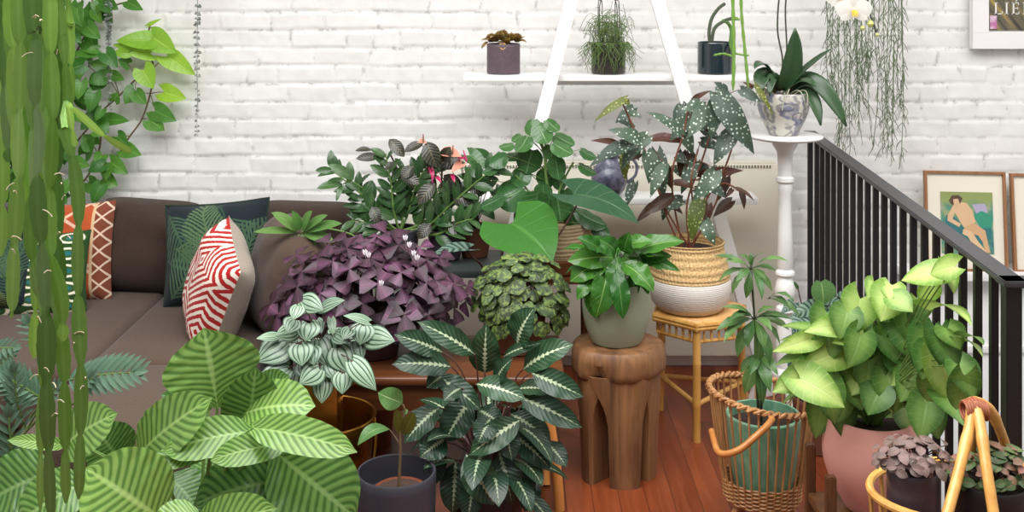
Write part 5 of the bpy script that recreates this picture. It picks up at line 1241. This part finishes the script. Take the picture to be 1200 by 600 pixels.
for (a, b) in ((447, 335), (428, 299), (485, 300), (489, 305), (475, 282), (480, 290), (432, 302)):
    fm = MB(); q = P(a, b, 3.49)
    for k in range(5): an = k * 1.257; leaf(fm, q, q + V(math.cos(an) * .007, -.004 - .0, .014 + .004 * math.sin(an)) * 1.2, .008, 'oval', nt=4, nv=2)
    tube(fm, [q, q + V(.002, .02, -.03)], .0008, 4); fm.build('flower', MOX, t)

# umbrella leaf reaching over the sofa corner
uc = V(X(440, 4.0), 4.0, 0)
t = thing('umbrella_plant', uc, 'umbrella plant with one pale green fan of leaflets over the sofa corner', 'potted plant')
lpot('pot', uc, .055, .07, .16, M_TERR, t); st = MB(); m = MB(); hb = P(353, 272, 3.86)
tube(st, spline([uc + V(0, 0, .15), P(440, 340, 4.0), P(425, 285, 3.98), P(385, 268, 3.92), hb], 8), .0035, 6)
for (e, f_, w, s0) in ((318, 249, 16, 'oval'), (297, 272, 11, 'oval'), (331, 304, 17, 'oval'), (366, 302, 20, 'oval'), (392, 284, 16, 'oval'), (401, 262, 15, 'oval'), (366, 247, 16, 'oval'), (342, 247, 12, 'oval'), (384, 252, 14, 'oval')):
    dd = P(e, f_, 3.82) - hb; leaf(m, hb + dd * .08, hb + dd, w * 3.86 / FPX, s0, (0, -.6, .8), .06, .08, nt=9, nv=4, r=rr(.2, .8))
st.build('stems', ST_G, t); m.build('foliage', L_UMB, t)

# ------------------------------------------------------------------ mottled rex begonia on the bench
rc = V(X(607, 3.76), 3.76, .408)
t = thing('potted_mottled_begonia', rc, 'dense little begonia with yellow green mottled round leaves on the bench', 'potted plant')
lpot('pot', rc, .075, .095, .13, M_TERRD, t); root = rc + V(0, 0, .12); st = MB(); m = MB()
for k in range(230):
    a = rr(-PI, PI); e = rr(-.5, 1.45); q = rr(.72, 1.0) if k < 180 else rr(.4, .7)
    if k < 170 and math.sin(a) > .25: a = -a
    ctr = V(X(611, 3.76), 3.76, .575); d = V(math.cos(a) * math.cos(e), math.sin(a) * math.cos(e), math.sin(e)); p_ = ctr + V(d.x * .165, d.y * .15, d.z * .165) * q
    n_ = (d + V(0, -.3, .5)).normalized(); dr = (V(rr(-1, 1), rr(-1, .2), rr(-1, .3)) + d * .7); dr = (dr - n_ * dr.dot(n_)).normalized(); s_ = rr(.034, .052)
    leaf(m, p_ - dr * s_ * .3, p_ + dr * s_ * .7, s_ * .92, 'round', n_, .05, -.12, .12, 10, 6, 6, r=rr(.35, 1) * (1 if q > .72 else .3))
    if k % 3 == 0: petiole(st, root, p_ - dr * s_ * .3, .0016, .001, .1)
st.build('stems', ST_R, t); m.build('foliage', L_MOT, t)

# ------------------------------------------------------------------ watermelon peperomia in a brass box
Yw = 3.36; wc = V(X(372, 3.34), 3.36, .03)
bk = thing('brass_bucket', V(X(380, 3.33), 3.33, 0), 'round brass bucket with drop handle holding the gold box planter', 'bucket')
bkc = V(X(380, 3.33), 3.33, 0); zr = Z(486, 3.33)
m = MB(); lathe(m, bkc, [(.11, 0), (.118, .004), (.146, zr - .03), (.150, zr - .012), (.150, zr), (.146, zr), (.142, zr - .03), (.114, .012), (.0001, .012)], 64); m.build('body', M_BRASS, bk)
m = MB(); tube(m, [bkc + V(.150 * math.cos(a), .150 * math.sin(a), zr) for a in [2 * PI * k / 56 for k in range(56)]], .0035, 6, closed=True); m.build('rim', M_BRASS, bk)
m = MB(); tube(m, spline([bkc + V(.150, -.01, zr - .004), bkc + V(.156, -.03, zr - .05), bkc + V(.152, -.06, zr - .12), bkc + V(.135, -.10, zr - .15)], 6), .004, 7); m.build('handle', M_BRASS, bk)
t = thing('potted_watermelon_peperomia', wc, 'silver striped watermelon peperomia in a square gold box planter', 'potted plant')
m = MB(); zb_ = Z(441, 3.29); hw = .058
gx = V(X(373, 3.3), 3.34, 0)
box(m, (gx.x, gx.y, (zb_ + .03) / 2), (hw * 2, hw * 2, zb_ - .03), .003); m.build('planter', M_BRASS, t)
m = MB(); box(m, (gx.x, gx.y, zb_ + .002), (hw * 2 - .012, hw * 2 - .012, .006), .002); m.build('soil', MSOIL, t)
root = V(gx.x + .01, gx.y, zb_); st = MB(); m = MB()
pl = [((355, 352), (379, 364), 21), ((377, 361), (404, 352), 16), ((432, 377), (402, 370), 12), ((430, 394), (463, 400), 24), ((334, 402), (301, 424), 33), ((352, 404), (354, 429), 25), ((362, 379), (358, 400), 25), ((376, 398), (386, 431), 27), ((398, 408), (409, 438), 31),
      ((413, 424), (441, 458), 21), ((374, 432), (351, 450), 24), ((344, 435), (333, 468), 25), ((379, 444), (377, 473), 21), ((402, 438), (401, 462), 21), ((325, 394), (300, 397), 10), ((347, 387), (322, 393), 19), ((426, 382), (422, 404), 25), ((350, 359), (344, 375), 15), ((371, 375), (377, 391), 13),
      ((388, 373), (390, 393), 9), ((337, 432), (299, 449), 22, .1), ((415, 402), (424, 424), 22, .2), ((392, 392), (406, 402), 14), ((338, 398), (342, 412), 18), ((365, 408), (368, 428), 20, .2), ((385, 425), (392, 445), 20, .15), ((355, 425), (362, 444), 20, .15), ((330, 420), (322, 442), 20, .1), ((410, 385), (402, 398), 16, .2), ((345, 375), (336, 390), 18, .3)]
px_leaves(m, pl, 3.27, 'peri', root, st, arch=.1, cup=-.14, dyt=-.03, up=.35, pr=.0022, wscale=1.25, nt=10, nv=8)
for k in range(14):
    a = rr(.2, PI - .2); d = V(math.cos(a), math.sin(a), rr(.1, .6)); q = root + d * .08 + V(0, 0, .04); leaf(m, q, q + (d + V(0, 0, -.6)).normalized() * .06, .055, 'peri', d + V(0, 0, .5), .1, -.15, nt=7, nv=5)
st.build('stems', ST_P, t); m.build('foliage', L_PEP, t)

# ------------------------------------------------------------------ patterned calathea on the floor in front of the bench
cc_ = V(X(572, 3.30), 3.29, 0)
t = thing('potted_calathea', cc_, 'dark green calathea with white feathered leaf centres standing on the floor', 'potted plant')
lpot('pot', cc_, .085, .11, .17, M_BLK2, t); root = cc_ + V(0, 0, .16); st = MB(); m = MB()
cl = [((519, 413), (462, 392), 25), ((556, 415), (489, 377), 25), ((568, 437), (570, 379), 34), ((606, 405), (627, 360), 35), ((590, 418), (634, 402), 13), ((613, 433), (672, 404), 32), ((623, 437), (684, 465), 27), ((529, 430), (459, 427), 28), ((508, 440), (564, 482), 26),
      ((558, 450), (616, 468), 27), ((608, 465), (682, 501), 27), ((606, 456), (654, 460), 20, .9), ((552, 468), (521, 518), 36), ((515, 478), (474, 519), 30, .2), ((522, 514), (492, 536), 32), ((610, 492), (550, 533), 30), ((598, 508), (645, 550), 30, .2), ((546, 532), (579, 592), 36), ((534, 540), (530, 602), 32, .2),
      ((598, 485), (646, 520), 28, .1), ((638, 518), (664, 548), 22, .05), ((582, 449), (601, 420), 22, .2), ((540, 455), (520, 470), 20, .1), ((585, 530), (600, 590), 34, .05), ((570, 545), (575, 606), 30, .1), ((600, 540), (622, 590), 28, .0), ((510, 520), (508, 570), 26, .05), ((575, 490), (560, 520), 26, .2), ((590, 500), (600, 540), 26, .1), ((560, 480), (590, 500), 24, .3), ((520, 440), (500, 455), 20, .1), ((625, 560), (615, 600), 24, .0), ((555, 560), (548, 610), 26, .1)]
px_leaves(m, cl, 3.22, 'oval', root, st, arch=.12, cup=.2, ruf=.10, fr=20, dyt=-.05, up=.45, pr=.003, nt=16, nv=8, wscale=1.08)
for k in range(22):
    a = rr(-PI, PI); d = V(math.cos(a), math.sin(a), rr(-.1, .5)); q = root + V(d.x * .10, d.y * .10, rr(.0, .26)); leaf(m, q, q + (d + V(0, 0, rr(-.9, .1))).normalized() * rr(.12, .17), rr(.06, .08), 'oval', V(0, 0, 1) + d * .6, .15, .12, nt=8, nv=5, r=rr(0, .35)); petiole(st, root, q, .0025, .002, .2)
st.build('stems', ST_P, t); m.build('foliage', L_CTE, t)

# ------------------------------------------------------------------ seedling in charcoal pot
sd_ = V(X(467, 3.16), 3.10, 0); rimz = Z(551, 3.10)
t = thing('potted_seedling', sd_, 'small young tree with few leaves in a wide charcoal ceramic pot', 'potted plant')
lpot('pot', sd_, .104, .110, rimz, M_CHAR, t, soil=.05, th=.008, cap=False)
m = MB(); lathe(m, V(sd_.x + .012, sd_.y - .01, rimz - .062), [(.0001, .0), (.072, .0), (.074, .016), (.071, .018), (.069, .012), (.0001, .010)], 40); m.build('inner_pot', M_TERR, t)
m = MB(); lathe(m, V(sd_.x + .012, sd_.y - .01, rimz - .058), [(.067, .010), (.03, .013), (.0001, .014)], 24, wob=.03); m.build('soil', simple('gritty_soil', c(70, 52, 44), .95, var=.8, sc=140, bmp=.8, bsc=120), t)
st = MB(); r0 = V(sd_.x + .008, sd_.y - .01, rimz - .048); Ys = 3.09
tube(st, spline([r0, P(469, 530, Ys), P(469, 515, Ys), P(470, 498, Ys), P(475, 485, Ys), P(472, 474, Ys)], 5), [.0042] * 11 + [.003] * 15, 7)
tube(st, spline([P(469, 522, Ys), P(463, 512, Ys), P(456, 503, Ys)], 5), [.003] * 6 + [.002] * 5, 6); m = MB(); mo = MB()
leaf(m, P(472, 472, Ys), P(443, 460, Ys - .02), 26 * Ys / FPX, 'oval', None, .12, .15, .15, 9, 9, 6, .7); leaf(m, P(457, 503, Ys), P(419, 522, Ys - .05), 20 * Ys / FPX, 'oval', (0, -.3, 1), .22, .2, nt=10, nv=6, r=.5)
leaf(mo, P(470, 507, Ys), P(465, 480, Ys - .01), 13 * Ys / FPX, 'round', (-.2, -1, .1), .02, .1, nt=8, nv=5, r=.5); leaf(mo, P(473, 506, Ys), P(485, 484, Ys - .01), 17 * Ys / FPX, 'round', (.2, -1, .1), .02, .1, nt=8, nv=5, r=.4); leaf(m, P(473, 485, Ys), P(478, 480, Ys), 6 * Ys / FPX, 'oval', r=.9, nt=5, nv=3)
st.build('stem', ST_B, t); m.build('foliage', L_SEED, t); mo.build('olive_foliage', L_OLV, t)

# ------------------------------------------------------------------ wicker planter basket with green pot
wb = V(X(893, 3.40), 3.40, 0); zr = .392; wr = .158
t = thing('wicker_basket', wb, 'openwork brown wicker basket on short legs with a swing handle around the green pot', 'basket')
def rimp(a, r_=None, z_=None): # rim dips a little to the right
    return wb + V(math.cos(a) * (r_ or wr), math.sin(a) * (r_ or wr), (z_ if z_ is not None else zr) - .022 * math.cos(a) * (1 if z_ is None else 0))
m = MB()
for ph in (0, PI): tube(m, [rimp(a) + V(math.cos(a) * .005 * math.cos(a * 22 + ph), math.sin(a) * .005 * math.cos(a * 22 + ph), .005 * math.sin(a * 22 + ph)) for a in [2 * PI * k / 220 for k in range(220)]], .0055, 6, closed=True)
m.build('braided_rim', MWICKER, t)
zbase = .135; rb = .112
for k in range(34):
    a = 2 * PI * k / 34; m = MB(); p0 = wb + V(math.cos(a) * rb, math.sin(a) * rb, zbase - .03); p1 = rimp(a, wr - .001); mid = wb + V(math.cos(a) * .139, math.sin(a) * .139, .24)
    tube(m, bez(p0, mid, p1, 8), .0034, 6)
    tube(m, [p1 + V(0, 0, -.016), p1 + V(math.cos(a) * .008, math.sin(a) * .008, -.004), p1 + V(0, 0, .009)], .0046, 6)
    m.build('stake', MWICKER, t)
m = MB()
for j in range(11):
    z_ = .088 + j * .0058; rj = rb * (.985 + .012 * j / 10) + .004 * (j / 10)
    tube(m, [wb + V(math.cos(a), math.sin(a), 0) * (rj + .0035 * math.sin(a * 17 + j * PI)) + V(0, 0, z_) for a in [2 * PI * k / 136 for k in range(136)]], .0035, 5, closed=True)
lathe(m, wb + V(0, 0, .082), [(.0001, 0), (.108, 0), (.110, .008), (.0001, .010)], 40); m.build('woven_base', MWICKER, t)
for k in range(4):
    a = R(20 + 90 * k); m = MB(); tube(m, [wb + V(math.cos(a) * .075, math.sin(a) * .075, .088), wb + V(math.cos(a) * .118, math.sin(a) * .118, 0)], [.011, .010], 8); m.build('leg', MWICKER, t)
hp = [P(905, 491, 3.23), P(899, 499, 3.20), P(885, 512, 3.18), P(868, 526, 3.17), P(852, 532, 3.18), P(842, 530, 3.21), P(838, 521, 3.27), P(834, 505, 3.34)]
m = MB(); q = spline(hp, 6); tube(m, q, .0095, 10); m.build('handle', MLEG, t)
gp = V(wb.x + .004, 3.40, .0925)
t = thing('potted_umbrella_tree', gp, 'young umbrella tree with drooping leaflets in a green glazed pot inside the wicker basket', 'potted plant')
lpot('pot', gp, .082, .112, .245, M_TEAL, t, belly=.004, soil=.035, th=.009); root = gp + V(-.012, 0, .21); st = MB(); m = MB()
Yh = 3.36
tube(st, spline([root, P(886, 430, Yh), P(884, 372, Yh), P(880, 318, Yh)], 8), [.005] * 12 + [.0035] * 13, 7); tube(st, spline([root + V(.01, .02, 0), P(892, 440, Yh + .02), P(889, 400, Yh + .02)], 6), .004, 6)
wh = [((880, 316), [((836, 300), 10), ((848, 306), 12), ((842, 330), 13), ((858, 345), 13), ((874, 350), 13), ((893, 352), 12), ((905, 342), 12), ((924, 306), 13), ((910, 318), 12), ((896, 296), 9), ((866, 298), 9), ((880, 296), 8), ((862, 330), 12), ((898, 330), 12)]),
      ((884, 374), [((848, 402), 18), ((838, 388), 15), ((864, 420), 18), ((886, 432), 18), ((902, 430), 17), ((914, 404), 16), ((926, 388), 14), ((918, 372), 12), ((908, 360), 10), ((858, 368), 11), ((845, 360), 9), ((876, 408), 16), ((895, 412), 16), ((852, 378), 12), ((930, 375), 12), ((905, 388), 14)]),
      ((888, 415), [((872, 462), 20), ((894, 475), 16), ((903, 460), 18), ((912, 440), 16), ((878, 440), 14), ((888, 470), 14), ((868, 438), 12)]),
      ((900, 350), [((930, 352), 11), ((938, 372), 12), ((925, 360), 9)])]
for (hx_, hy_), ls_ in wh:
    hb = P(hx_, hy_, Yh)
    for (e, f_), w in ls_:
        tip = P(e, f_, Yh + rr(-.10, .02)); dd = tip - hb; s0 = hb + dd * .1 + V(0, 0, .006); leaf(m, s0, tip, w * .82 * Yh / FPX, 'finger', V(0, -.5, .9) + jit(.3), .16, .18, .12, 22, 10, 6)
        tube(st, [hb, s0], .0012, 4)
st.build('stems', ST_D, t); m.build('foliage', L_SCH, t)

# ------------------------------------------------------------------ dusky variegated plant by the railing
vc = V(X(962, 3.95), 3.95, 0)
t = thing('potted_dusky_plant', vc, 'grey green veined plant with a round top leaf near the railing foot', 'potted plant')
lpot('pot', vc, .08, .10, .18, M_TERRD, t); root = vc + V(0, 0, .165); st = MB(); m = MB(); m2 = MB()
px_leaves(m2, [((962, 330), (965, 356), 30, .7, 0), ((935, 338), (930, 330), 4, .2, 0)], 3.86, 'round', root, st, up=.1, dyt=-.01, nrm=(0, -1, .3))
px_leaves(m, [((955, 360), (925, 372), 18), ((950, 362), (948, 385), 18), ((970, 358), (962, 380), 20), ((985, 350), (1005, 348), 16), ((972, 352), (990, 362), 14), ((940, 372), (928, 392), 18), ((965, 372), (958, 395), 20), ((955, 380), (938, 402), 20), ((980, 362), (978, 385), 18), ((930, 355), (915, 368), 12), ((990, 358), (1012, 366), 16),
               ((945, 395), (932, 420), 20, .1), ((960, 395), (955, 425), 20, .1), ((935, 400), (925, 440), 18, .1), ((950, 415), (940, 450), 20, .1)], 3.88, 'heart', root, st, up=.3, arch=.18, cup=-.2, wscale=1.1)
st.build('stems', ST_P, t); m.build('foliage', L_TRA, t); m2.build('top_leaf', L_SEED, t)

# ------------------------------------------------------------------ lime arrowhead plant in pink pot
pcx = V(X(1022, 3.02), 3.02, .2325)
t = thing('potted_arrowhead_plant', pcx, 'large lime green arrowhead plant in a round pink terracotta pot', 'potted plant')
lpot('pot', pcx, .072, .112, .245, M_PINK, t, belly=.035, bz=.52, th=.010, soil=.02, seg=64); root = pcx + V(0, 0, .225); st = MB(); m = MB(); m2 = MB()
sl = [((1104, 322), (1056, 329), 30), ((1042, 343), (1032, 377), 36), ((1008, 350), (994, 393), 38), ((1058, 374), (1055, 416), 48), ((988, 382), (942, 389), 24), ((950, 398), (905, 412), 20), ((988, 410), (938, 430), 32), ((1012, 428), (998, 464), 36), ((1028, 406), (1028, 445), 44),
      ((938, 444), (990, 478), 38), ((942, 440), (905, 460), 26), ((1045, 446), (1045, 485), 42), ((1074, 425), (1044, 452), 34), ((1100, 412), (1114, 474), 38), ((1097, 401), (1152, 419), 26), ((1090, 364), (1139, 382), 26), ((1076, 350), (1078, 380), 32), ((1066, 396), (1104, 408), 24), ((1045, 334), (1042, 352), 26), ((1090, 335), (1080, 356), 22), ((1025, 333), (1016, 350), 20),
      ((1108, 312), (1118, 345), 18), ((962, 398), (1000, 408), 18, .9), ((1020, 392), (990, 412), 26), ((1048, 350), (1070, 366), 26), ((1005, 395), (975, 402), 26), ((1085, 385), (1062, 402), 24), ((1120, 312), (1090, 322), 22)]
px_leaves(m, sl, 2.93, 'arrow', root, st, rail=True, arch=.10, cup=.12, dyt=-.04, up=.15, pr=.0024, wscale=1.25, nt=11, nv=8)
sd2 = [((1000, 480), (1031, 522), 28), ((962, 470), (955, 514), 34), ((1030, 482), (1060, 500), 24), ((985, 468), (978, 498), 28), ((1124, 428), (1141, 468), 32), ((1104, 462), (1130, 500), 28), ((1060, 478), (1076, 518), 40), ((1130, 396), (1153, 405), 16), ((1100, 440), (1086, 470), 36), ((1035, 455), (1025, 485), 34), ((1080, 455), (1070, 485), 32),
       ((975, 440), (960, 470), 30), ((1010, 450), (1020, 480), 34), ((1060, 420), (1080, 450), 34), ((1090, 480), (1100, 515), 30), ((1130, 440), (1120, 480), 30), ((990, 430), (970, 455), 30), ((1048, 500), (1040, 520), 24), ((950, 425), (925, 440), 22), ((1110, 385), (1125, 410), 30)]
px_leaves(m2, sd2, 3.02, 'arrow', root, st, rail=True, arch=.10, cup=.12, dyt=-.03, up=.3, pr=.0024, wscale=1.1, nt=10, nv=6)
for k in range(34):
    bx2, by2 = rr(965, 1105), rr(365, 475); yb2 = min(rr(2.88, 3.02), rail_y(bx2 + 22)); q = P(bx2, by2, yb2)
    leaf(m2, q, q + V(rr(-.7, .7), -.35, -1).normalized() * rr(.07, .10), .09, 'arrow', CAMN + jit(.4), .1, .12, nt=8, nv=6, r=rr(0, .7)); petiole(st, root, q, .0022, .0016, .15)
for k in range(26):
    a = rr(0, PI); d = V(math.cos(a), math.sin(a), rr(0, .8)); q = root + V(d.x * .17, d.y * .13, .05 + d.z * .22); 
    if q.x > 1.03: continue
    leaf(m2, q, q + (d + V(0, 0, -.8)).normalized() * .09, .085, 'arrow', d + V(0, 0, .6), .1, .12, nt=7, nv=4)
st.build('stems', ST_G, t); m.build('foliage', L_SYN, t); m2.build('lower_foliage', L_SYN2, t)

# ------------------------------------------------------------------ hooped rattan basket and fittonias
Yb = 2.30; tc = V(X(1142, Yb), 2.26, .447)
t = thing('rattan_basket', tc, 'rattan basket with tall hooped handles bound in leather at the top', 'basket')
ra, rb_ = .222, .15; zrim = Z(577, 2.26) 
def eb(a, k=1.0, z_=0.0): return tc + V(math.cos(a) * ra * k, math.sin(a) * rb_ * k, z_)
hz_ = zrim - tc.z
for k_, z_ in ((1.0, hz_), (.93, .012)):
    m = MB(); tube(m, [eb(a, k_, z_) for a in [2 * PI * j / 60 for j in range(60)]], .0085, 9, closed=True); m.build('hoop', MBAMBOO, t)
m = MB()
for j in range(15): 
    x_ = -ra * .9 + j * ra * 1.8 / 14; y_ = rb_ * .92 * math.sqrt(max(0, 1 - (x_ / ra / .93) ** 2)); tube(m, [tc + V(x_, -y_, .012), tc + V(x_, y_, .012)], .0055, 6)
m.build('base_slats', MBAMBOO, t)
for k in range(14):
    a = 2 * PI * (k + .5) / 14; m = MB(); tube(m, [eb(a, .93, .012), eb(a, 1.0, hz_)], .005, 7); m.build('spindle', MRATTAN, t)
ap = P(1142, 470, 2.26)
for (pts) in ([V(ap.x - .006, 2.26, ap.z - .004), P(1136, 500, 2.23), P(1123, 555, 2.17), P(1109, 606, 2.115)], [V(ap.x, 2.255, ap.z - .004), P(1149, 500, 2.22), P(1157, 555, 2.16), P(1166, 612, 2.112)],
              [V(ap.x + .004, 2.27, ap.z - .004), P(1160, 480, 2.29), P(1176, 515, 2.35), P(1190, 560, 2.40)], [V(ap.x - .002, 2.27, ap.z - .004), P(1143, 490, 2.30), P(1140, 530, 2.36), P(1137, 566, 2.405)]):
    m = MB(); q = spline(pts, 7); n_ = len(q); tube(m, q, [.0105 * (1.12 if i in (9, 10) else 1) for i in range(n_)], 10); m.build('handle', MBAMBOO, t)
m = MB(); q0 = P(1134, 474, 2.26)
for j in range(9): 
    x_ = -.020 + j * .005; tube(m, [ap + V(x_, .021 * math.cos(a), -.012 + .017 * math.sin(a) - abs(x_) * .35) for a in [2 * PI * i / 16 for i in range(16)]], .0032, 6, closed=True)
lathe(m, ap + V(0, 0, -.025), [(.0001, 0), (.014, .0), (.015, .022), (.0001, .026)], 12); m.build('leather_binding', simple('tan_leather', c(150, 84, 52), .55, var=.2, sc=40), t)
tp_ = [(1070, 548, 2.24, 30, M_BLKP, 'potted_brown_fittonia', 'brownish pink small leaved plant in a round aubergine pot inside the rattan basket', L_FIT, None, (1072, 532, 46, 22)),
       (1160, 562, 2.28, 42, M_BLK2, 'potted_pink_fittonia', 'green and pink mottled small leaved plant in a black pot inside the rattan basket', L_FIT2, L_FIT3, (1168, 552, 60, 30))]
for (px, py, yy, rp, mt, nm, lab, lm, lm2, (cx_, cy_, rx_, ry_)) in tp_:
    k = yy / FPX; q = V(X(px, yy), yy, tc.z + .019); t = thing(nm, q, lab, 'potted plant'); hh = Z(py, yy) - q.z
    lpot('pot', q, rp * k * .92, rp * k, hh, mt, t, soil=.008, th=.005); top = q + V(0, 0, hh); m = MB(); m2 = MB(); st = MB()
    ctr = P(cx_, cy_ + 4, yy)
    for j in range(150 if lm2 is None else 190):
        a = rr(-PI, PI); e = rr(-.2, 1.5); d = V(math.cos(a) * math.cos(e), math.sin(a) * math.cos(e), math.sin(e)); p_ = ctr + V(d.x * rx_ * k, d.y * .065, d.z * ry_ * k) * rr(.6, 1.0)
        if p_.y > 2.40: continue
        n_ = (d + V(0, -.3, .8)).normalized(); dr = V(rr(-1, 1), rr(-1, .6), rr(-.6, .2)); dr = (dr - n_ * dr.dot(n_)).normalized(); s_ = rr(.018, .030)
        leaf(m if (lm2 is None or random.random() < .62) else m2, p_, p_ + dr * s_, s_ * .68, 'oval', n_, .12, .12, nt=6, nv=4)
        if j % 5 == 0: tube(st, bez(top + V(rr(-.02, .02), rr(-.02, .02), -.01), (top + p_) / 2 + V(0, 0, .02), p_, 5), .0012, 4)
    st.build('stems', ST_P, t); m.build('foliage', lm, t)
    if m2.v: m2.build('pink_foliage', lm2, t)

# ------------------------------------------------------------------ cut-leaf plant, far left
fc_ = V(X(-20, 2.85), 2.85, 0)
t = thing('cut_leaf_plant', fc_, 'grey green plant with deeply cut feathery leaves before the sofa', 'potted plant')
lpot('pot', fc_, .11, .14, .26, M_CHAR, t); root = fc_ + V(0, 0, .24); st = MB(); m = MB()
def cutleaf(b, tip, w, n_l=9, yb=2.7, r_=.5):
    B_, T_ = P(*b, yb), P(*tip, yb - .06); ax = T_ - B_; L_ = ax.length; dn = ax / L_; nn = CAMN + jit(.15); sd_ = dn.cross(nn).normalized(); n2 = sd_.cross(dn)
    cur = [B_ + dn * L_ * s + n2 * .08 * L_ * 4 * s * (1 - s) for s in [i / 10 for i in range(11)]]; tube(st, cur, .0022, 5)
    for i in range(n_l):
        s = .06 + .9 * i / (n_l - 1); p_ = B_ + dn * L_ * s + n2 * .08 * L_ * 4 * s * (1 - s); ll = w / 2 * yb / FPX * (math.sin(PI * (.12 + .78 * s)) ** .6)
        for sg in (-1, 1):
            d = (sd_ * sg + dn * (.75 + .6 * s) - n2 * .1).normalized(); leaf(m, p_ - d * .004, p_ + d * ll * 1.12, ll * .27, 'lance', nn, .06, .1, nt=7, nv=4, r=r_ + rr(-.1, .1))
    leaf(m, cur[-2], T_ + dn * .02, .02, 'lance', nn, nt=6, nv=4, r=r_)
    petiole(st, root, B_, .004, .003, .25)
for b, e, w, nl, r_ in (((78, 446), (166, 436), 62, 11, .5), ((60, 420), (30, 360 + 15), 44, 7, .4), ((52, 470), (2, 440), 60, 9, .7), ((30, 500), (18, 430), 50, 8, .5), ((44, 492), (70, 452), 40, 8, .6), ((-10, 440), (18, 415), 40, 7, .5), ((20, 560), (10, 480), 50, 8, .2), ((-12, 410), (20, 420 - 12), 34, 6, .5), ((90, 470), (112, 440), 34, 7, .3)):
    cutleaf(b, e, w, nl, 2.75 + rr(-.05, .05), r_)
st.build('stems', ST_G, t); m.build('foliage', L_PHI, t)

# ------------------------------------------------------------------ orbifolia, front left
Yo = 2.55; oc2 = V(X(225, 2.6), 2.62, 0)
t = thing('potted_orbifolia', oc2, 'big prayer plant with broad striped light green leaves in the foreground', 'potted plant')
lpot('pot', oc2, .13, .16, .26, simple('stone_pot', c(120, 114, 104), .7), t); root = oc2 + V(0, 0, .245); st = MB(); m = MB()
ol = [((166, 530), (249, 466), 60, .8, .0), ((292, 506), (190, 530), 44, .7, -.02), ((248, 528), (168, 550), 28, .8, -.03), ((288, 484), (370, 476), 60, .95, .04), ((292, 500), (300, 430), 66, .25, .08), ((298, 502), (419, 530), 40, .85, -.06), ((334, 520), (246, 540), 34, .7, -.04),
      ((326, 532), (418, 608), 92, .4, .02), ((334, 562), (226, 592), 76, .05, .02), ((186, 606), (100, 548), 96, 1.0, -.1), ((235, 618), (325, 596), 48, .9, -.12), ((76, 522), (138, 484), 56, .8, .02), ((76, 522), (8, 516), 16, 1.0, .0), ((62, 552), (-18, 590), 74, .1, .03), ((98, 566), (20, 614), 60, .4, -.05),
      ((245, 482), (188, 462), 30, .0, .14), ((232, 604), (176, 626), 44, .9, -.14), ((300, 470), (340, 440), 40, .2, .12), ((130, 560), (190, 600), 60, .0, .12), ((270, 560), (300, 610), 70, .0, .12), ((60, 590), (120, 630), 60, .2, 0), ((200, 560), (240, 610), 60, .0, .15), ((350, 560), (390, 600), 60, .0, .12), ((140, 540), (110, 500), 60, .1, .14), ((30, 560), (40, 620), 60, .1, .1), ((370, 500), (380, 540), 40, .1, .1)]
px_leaves(m, ol, Yo, 'broad', root, st, arch=.10, cup=.14, ruf=.045, fr=40, dyt=-.05, up=.4, pr=.005, nt=22, nv=12, wscale=1.06)
px_leaves(m, [((255, 478), (239, 384), 112, .7, .06)], Yo, 'fan', root, st, arch=.05, cup=.3, ruf=.05, fr=40, dyt=-.02, up=.1, pr=.005, nt=22, nv=12)
for k in range(10):
    a = rr(.3, PI - .3); d = V(math.cos(a), math.sin(a), .3); q = root + V(d.x * .15, d.y * .12, rr(.05, .2)); leaf(m, q, q + (d + V(0, 0, -.2)).normalized() * .16, .13, 'broad', V(0, 0, 1) + d * .4, .15, .1, .03, 30, 10, 6, r=rr(0, .3))
st.build('stems', ST_G, t); m.build('foliage', L_ORB, t)
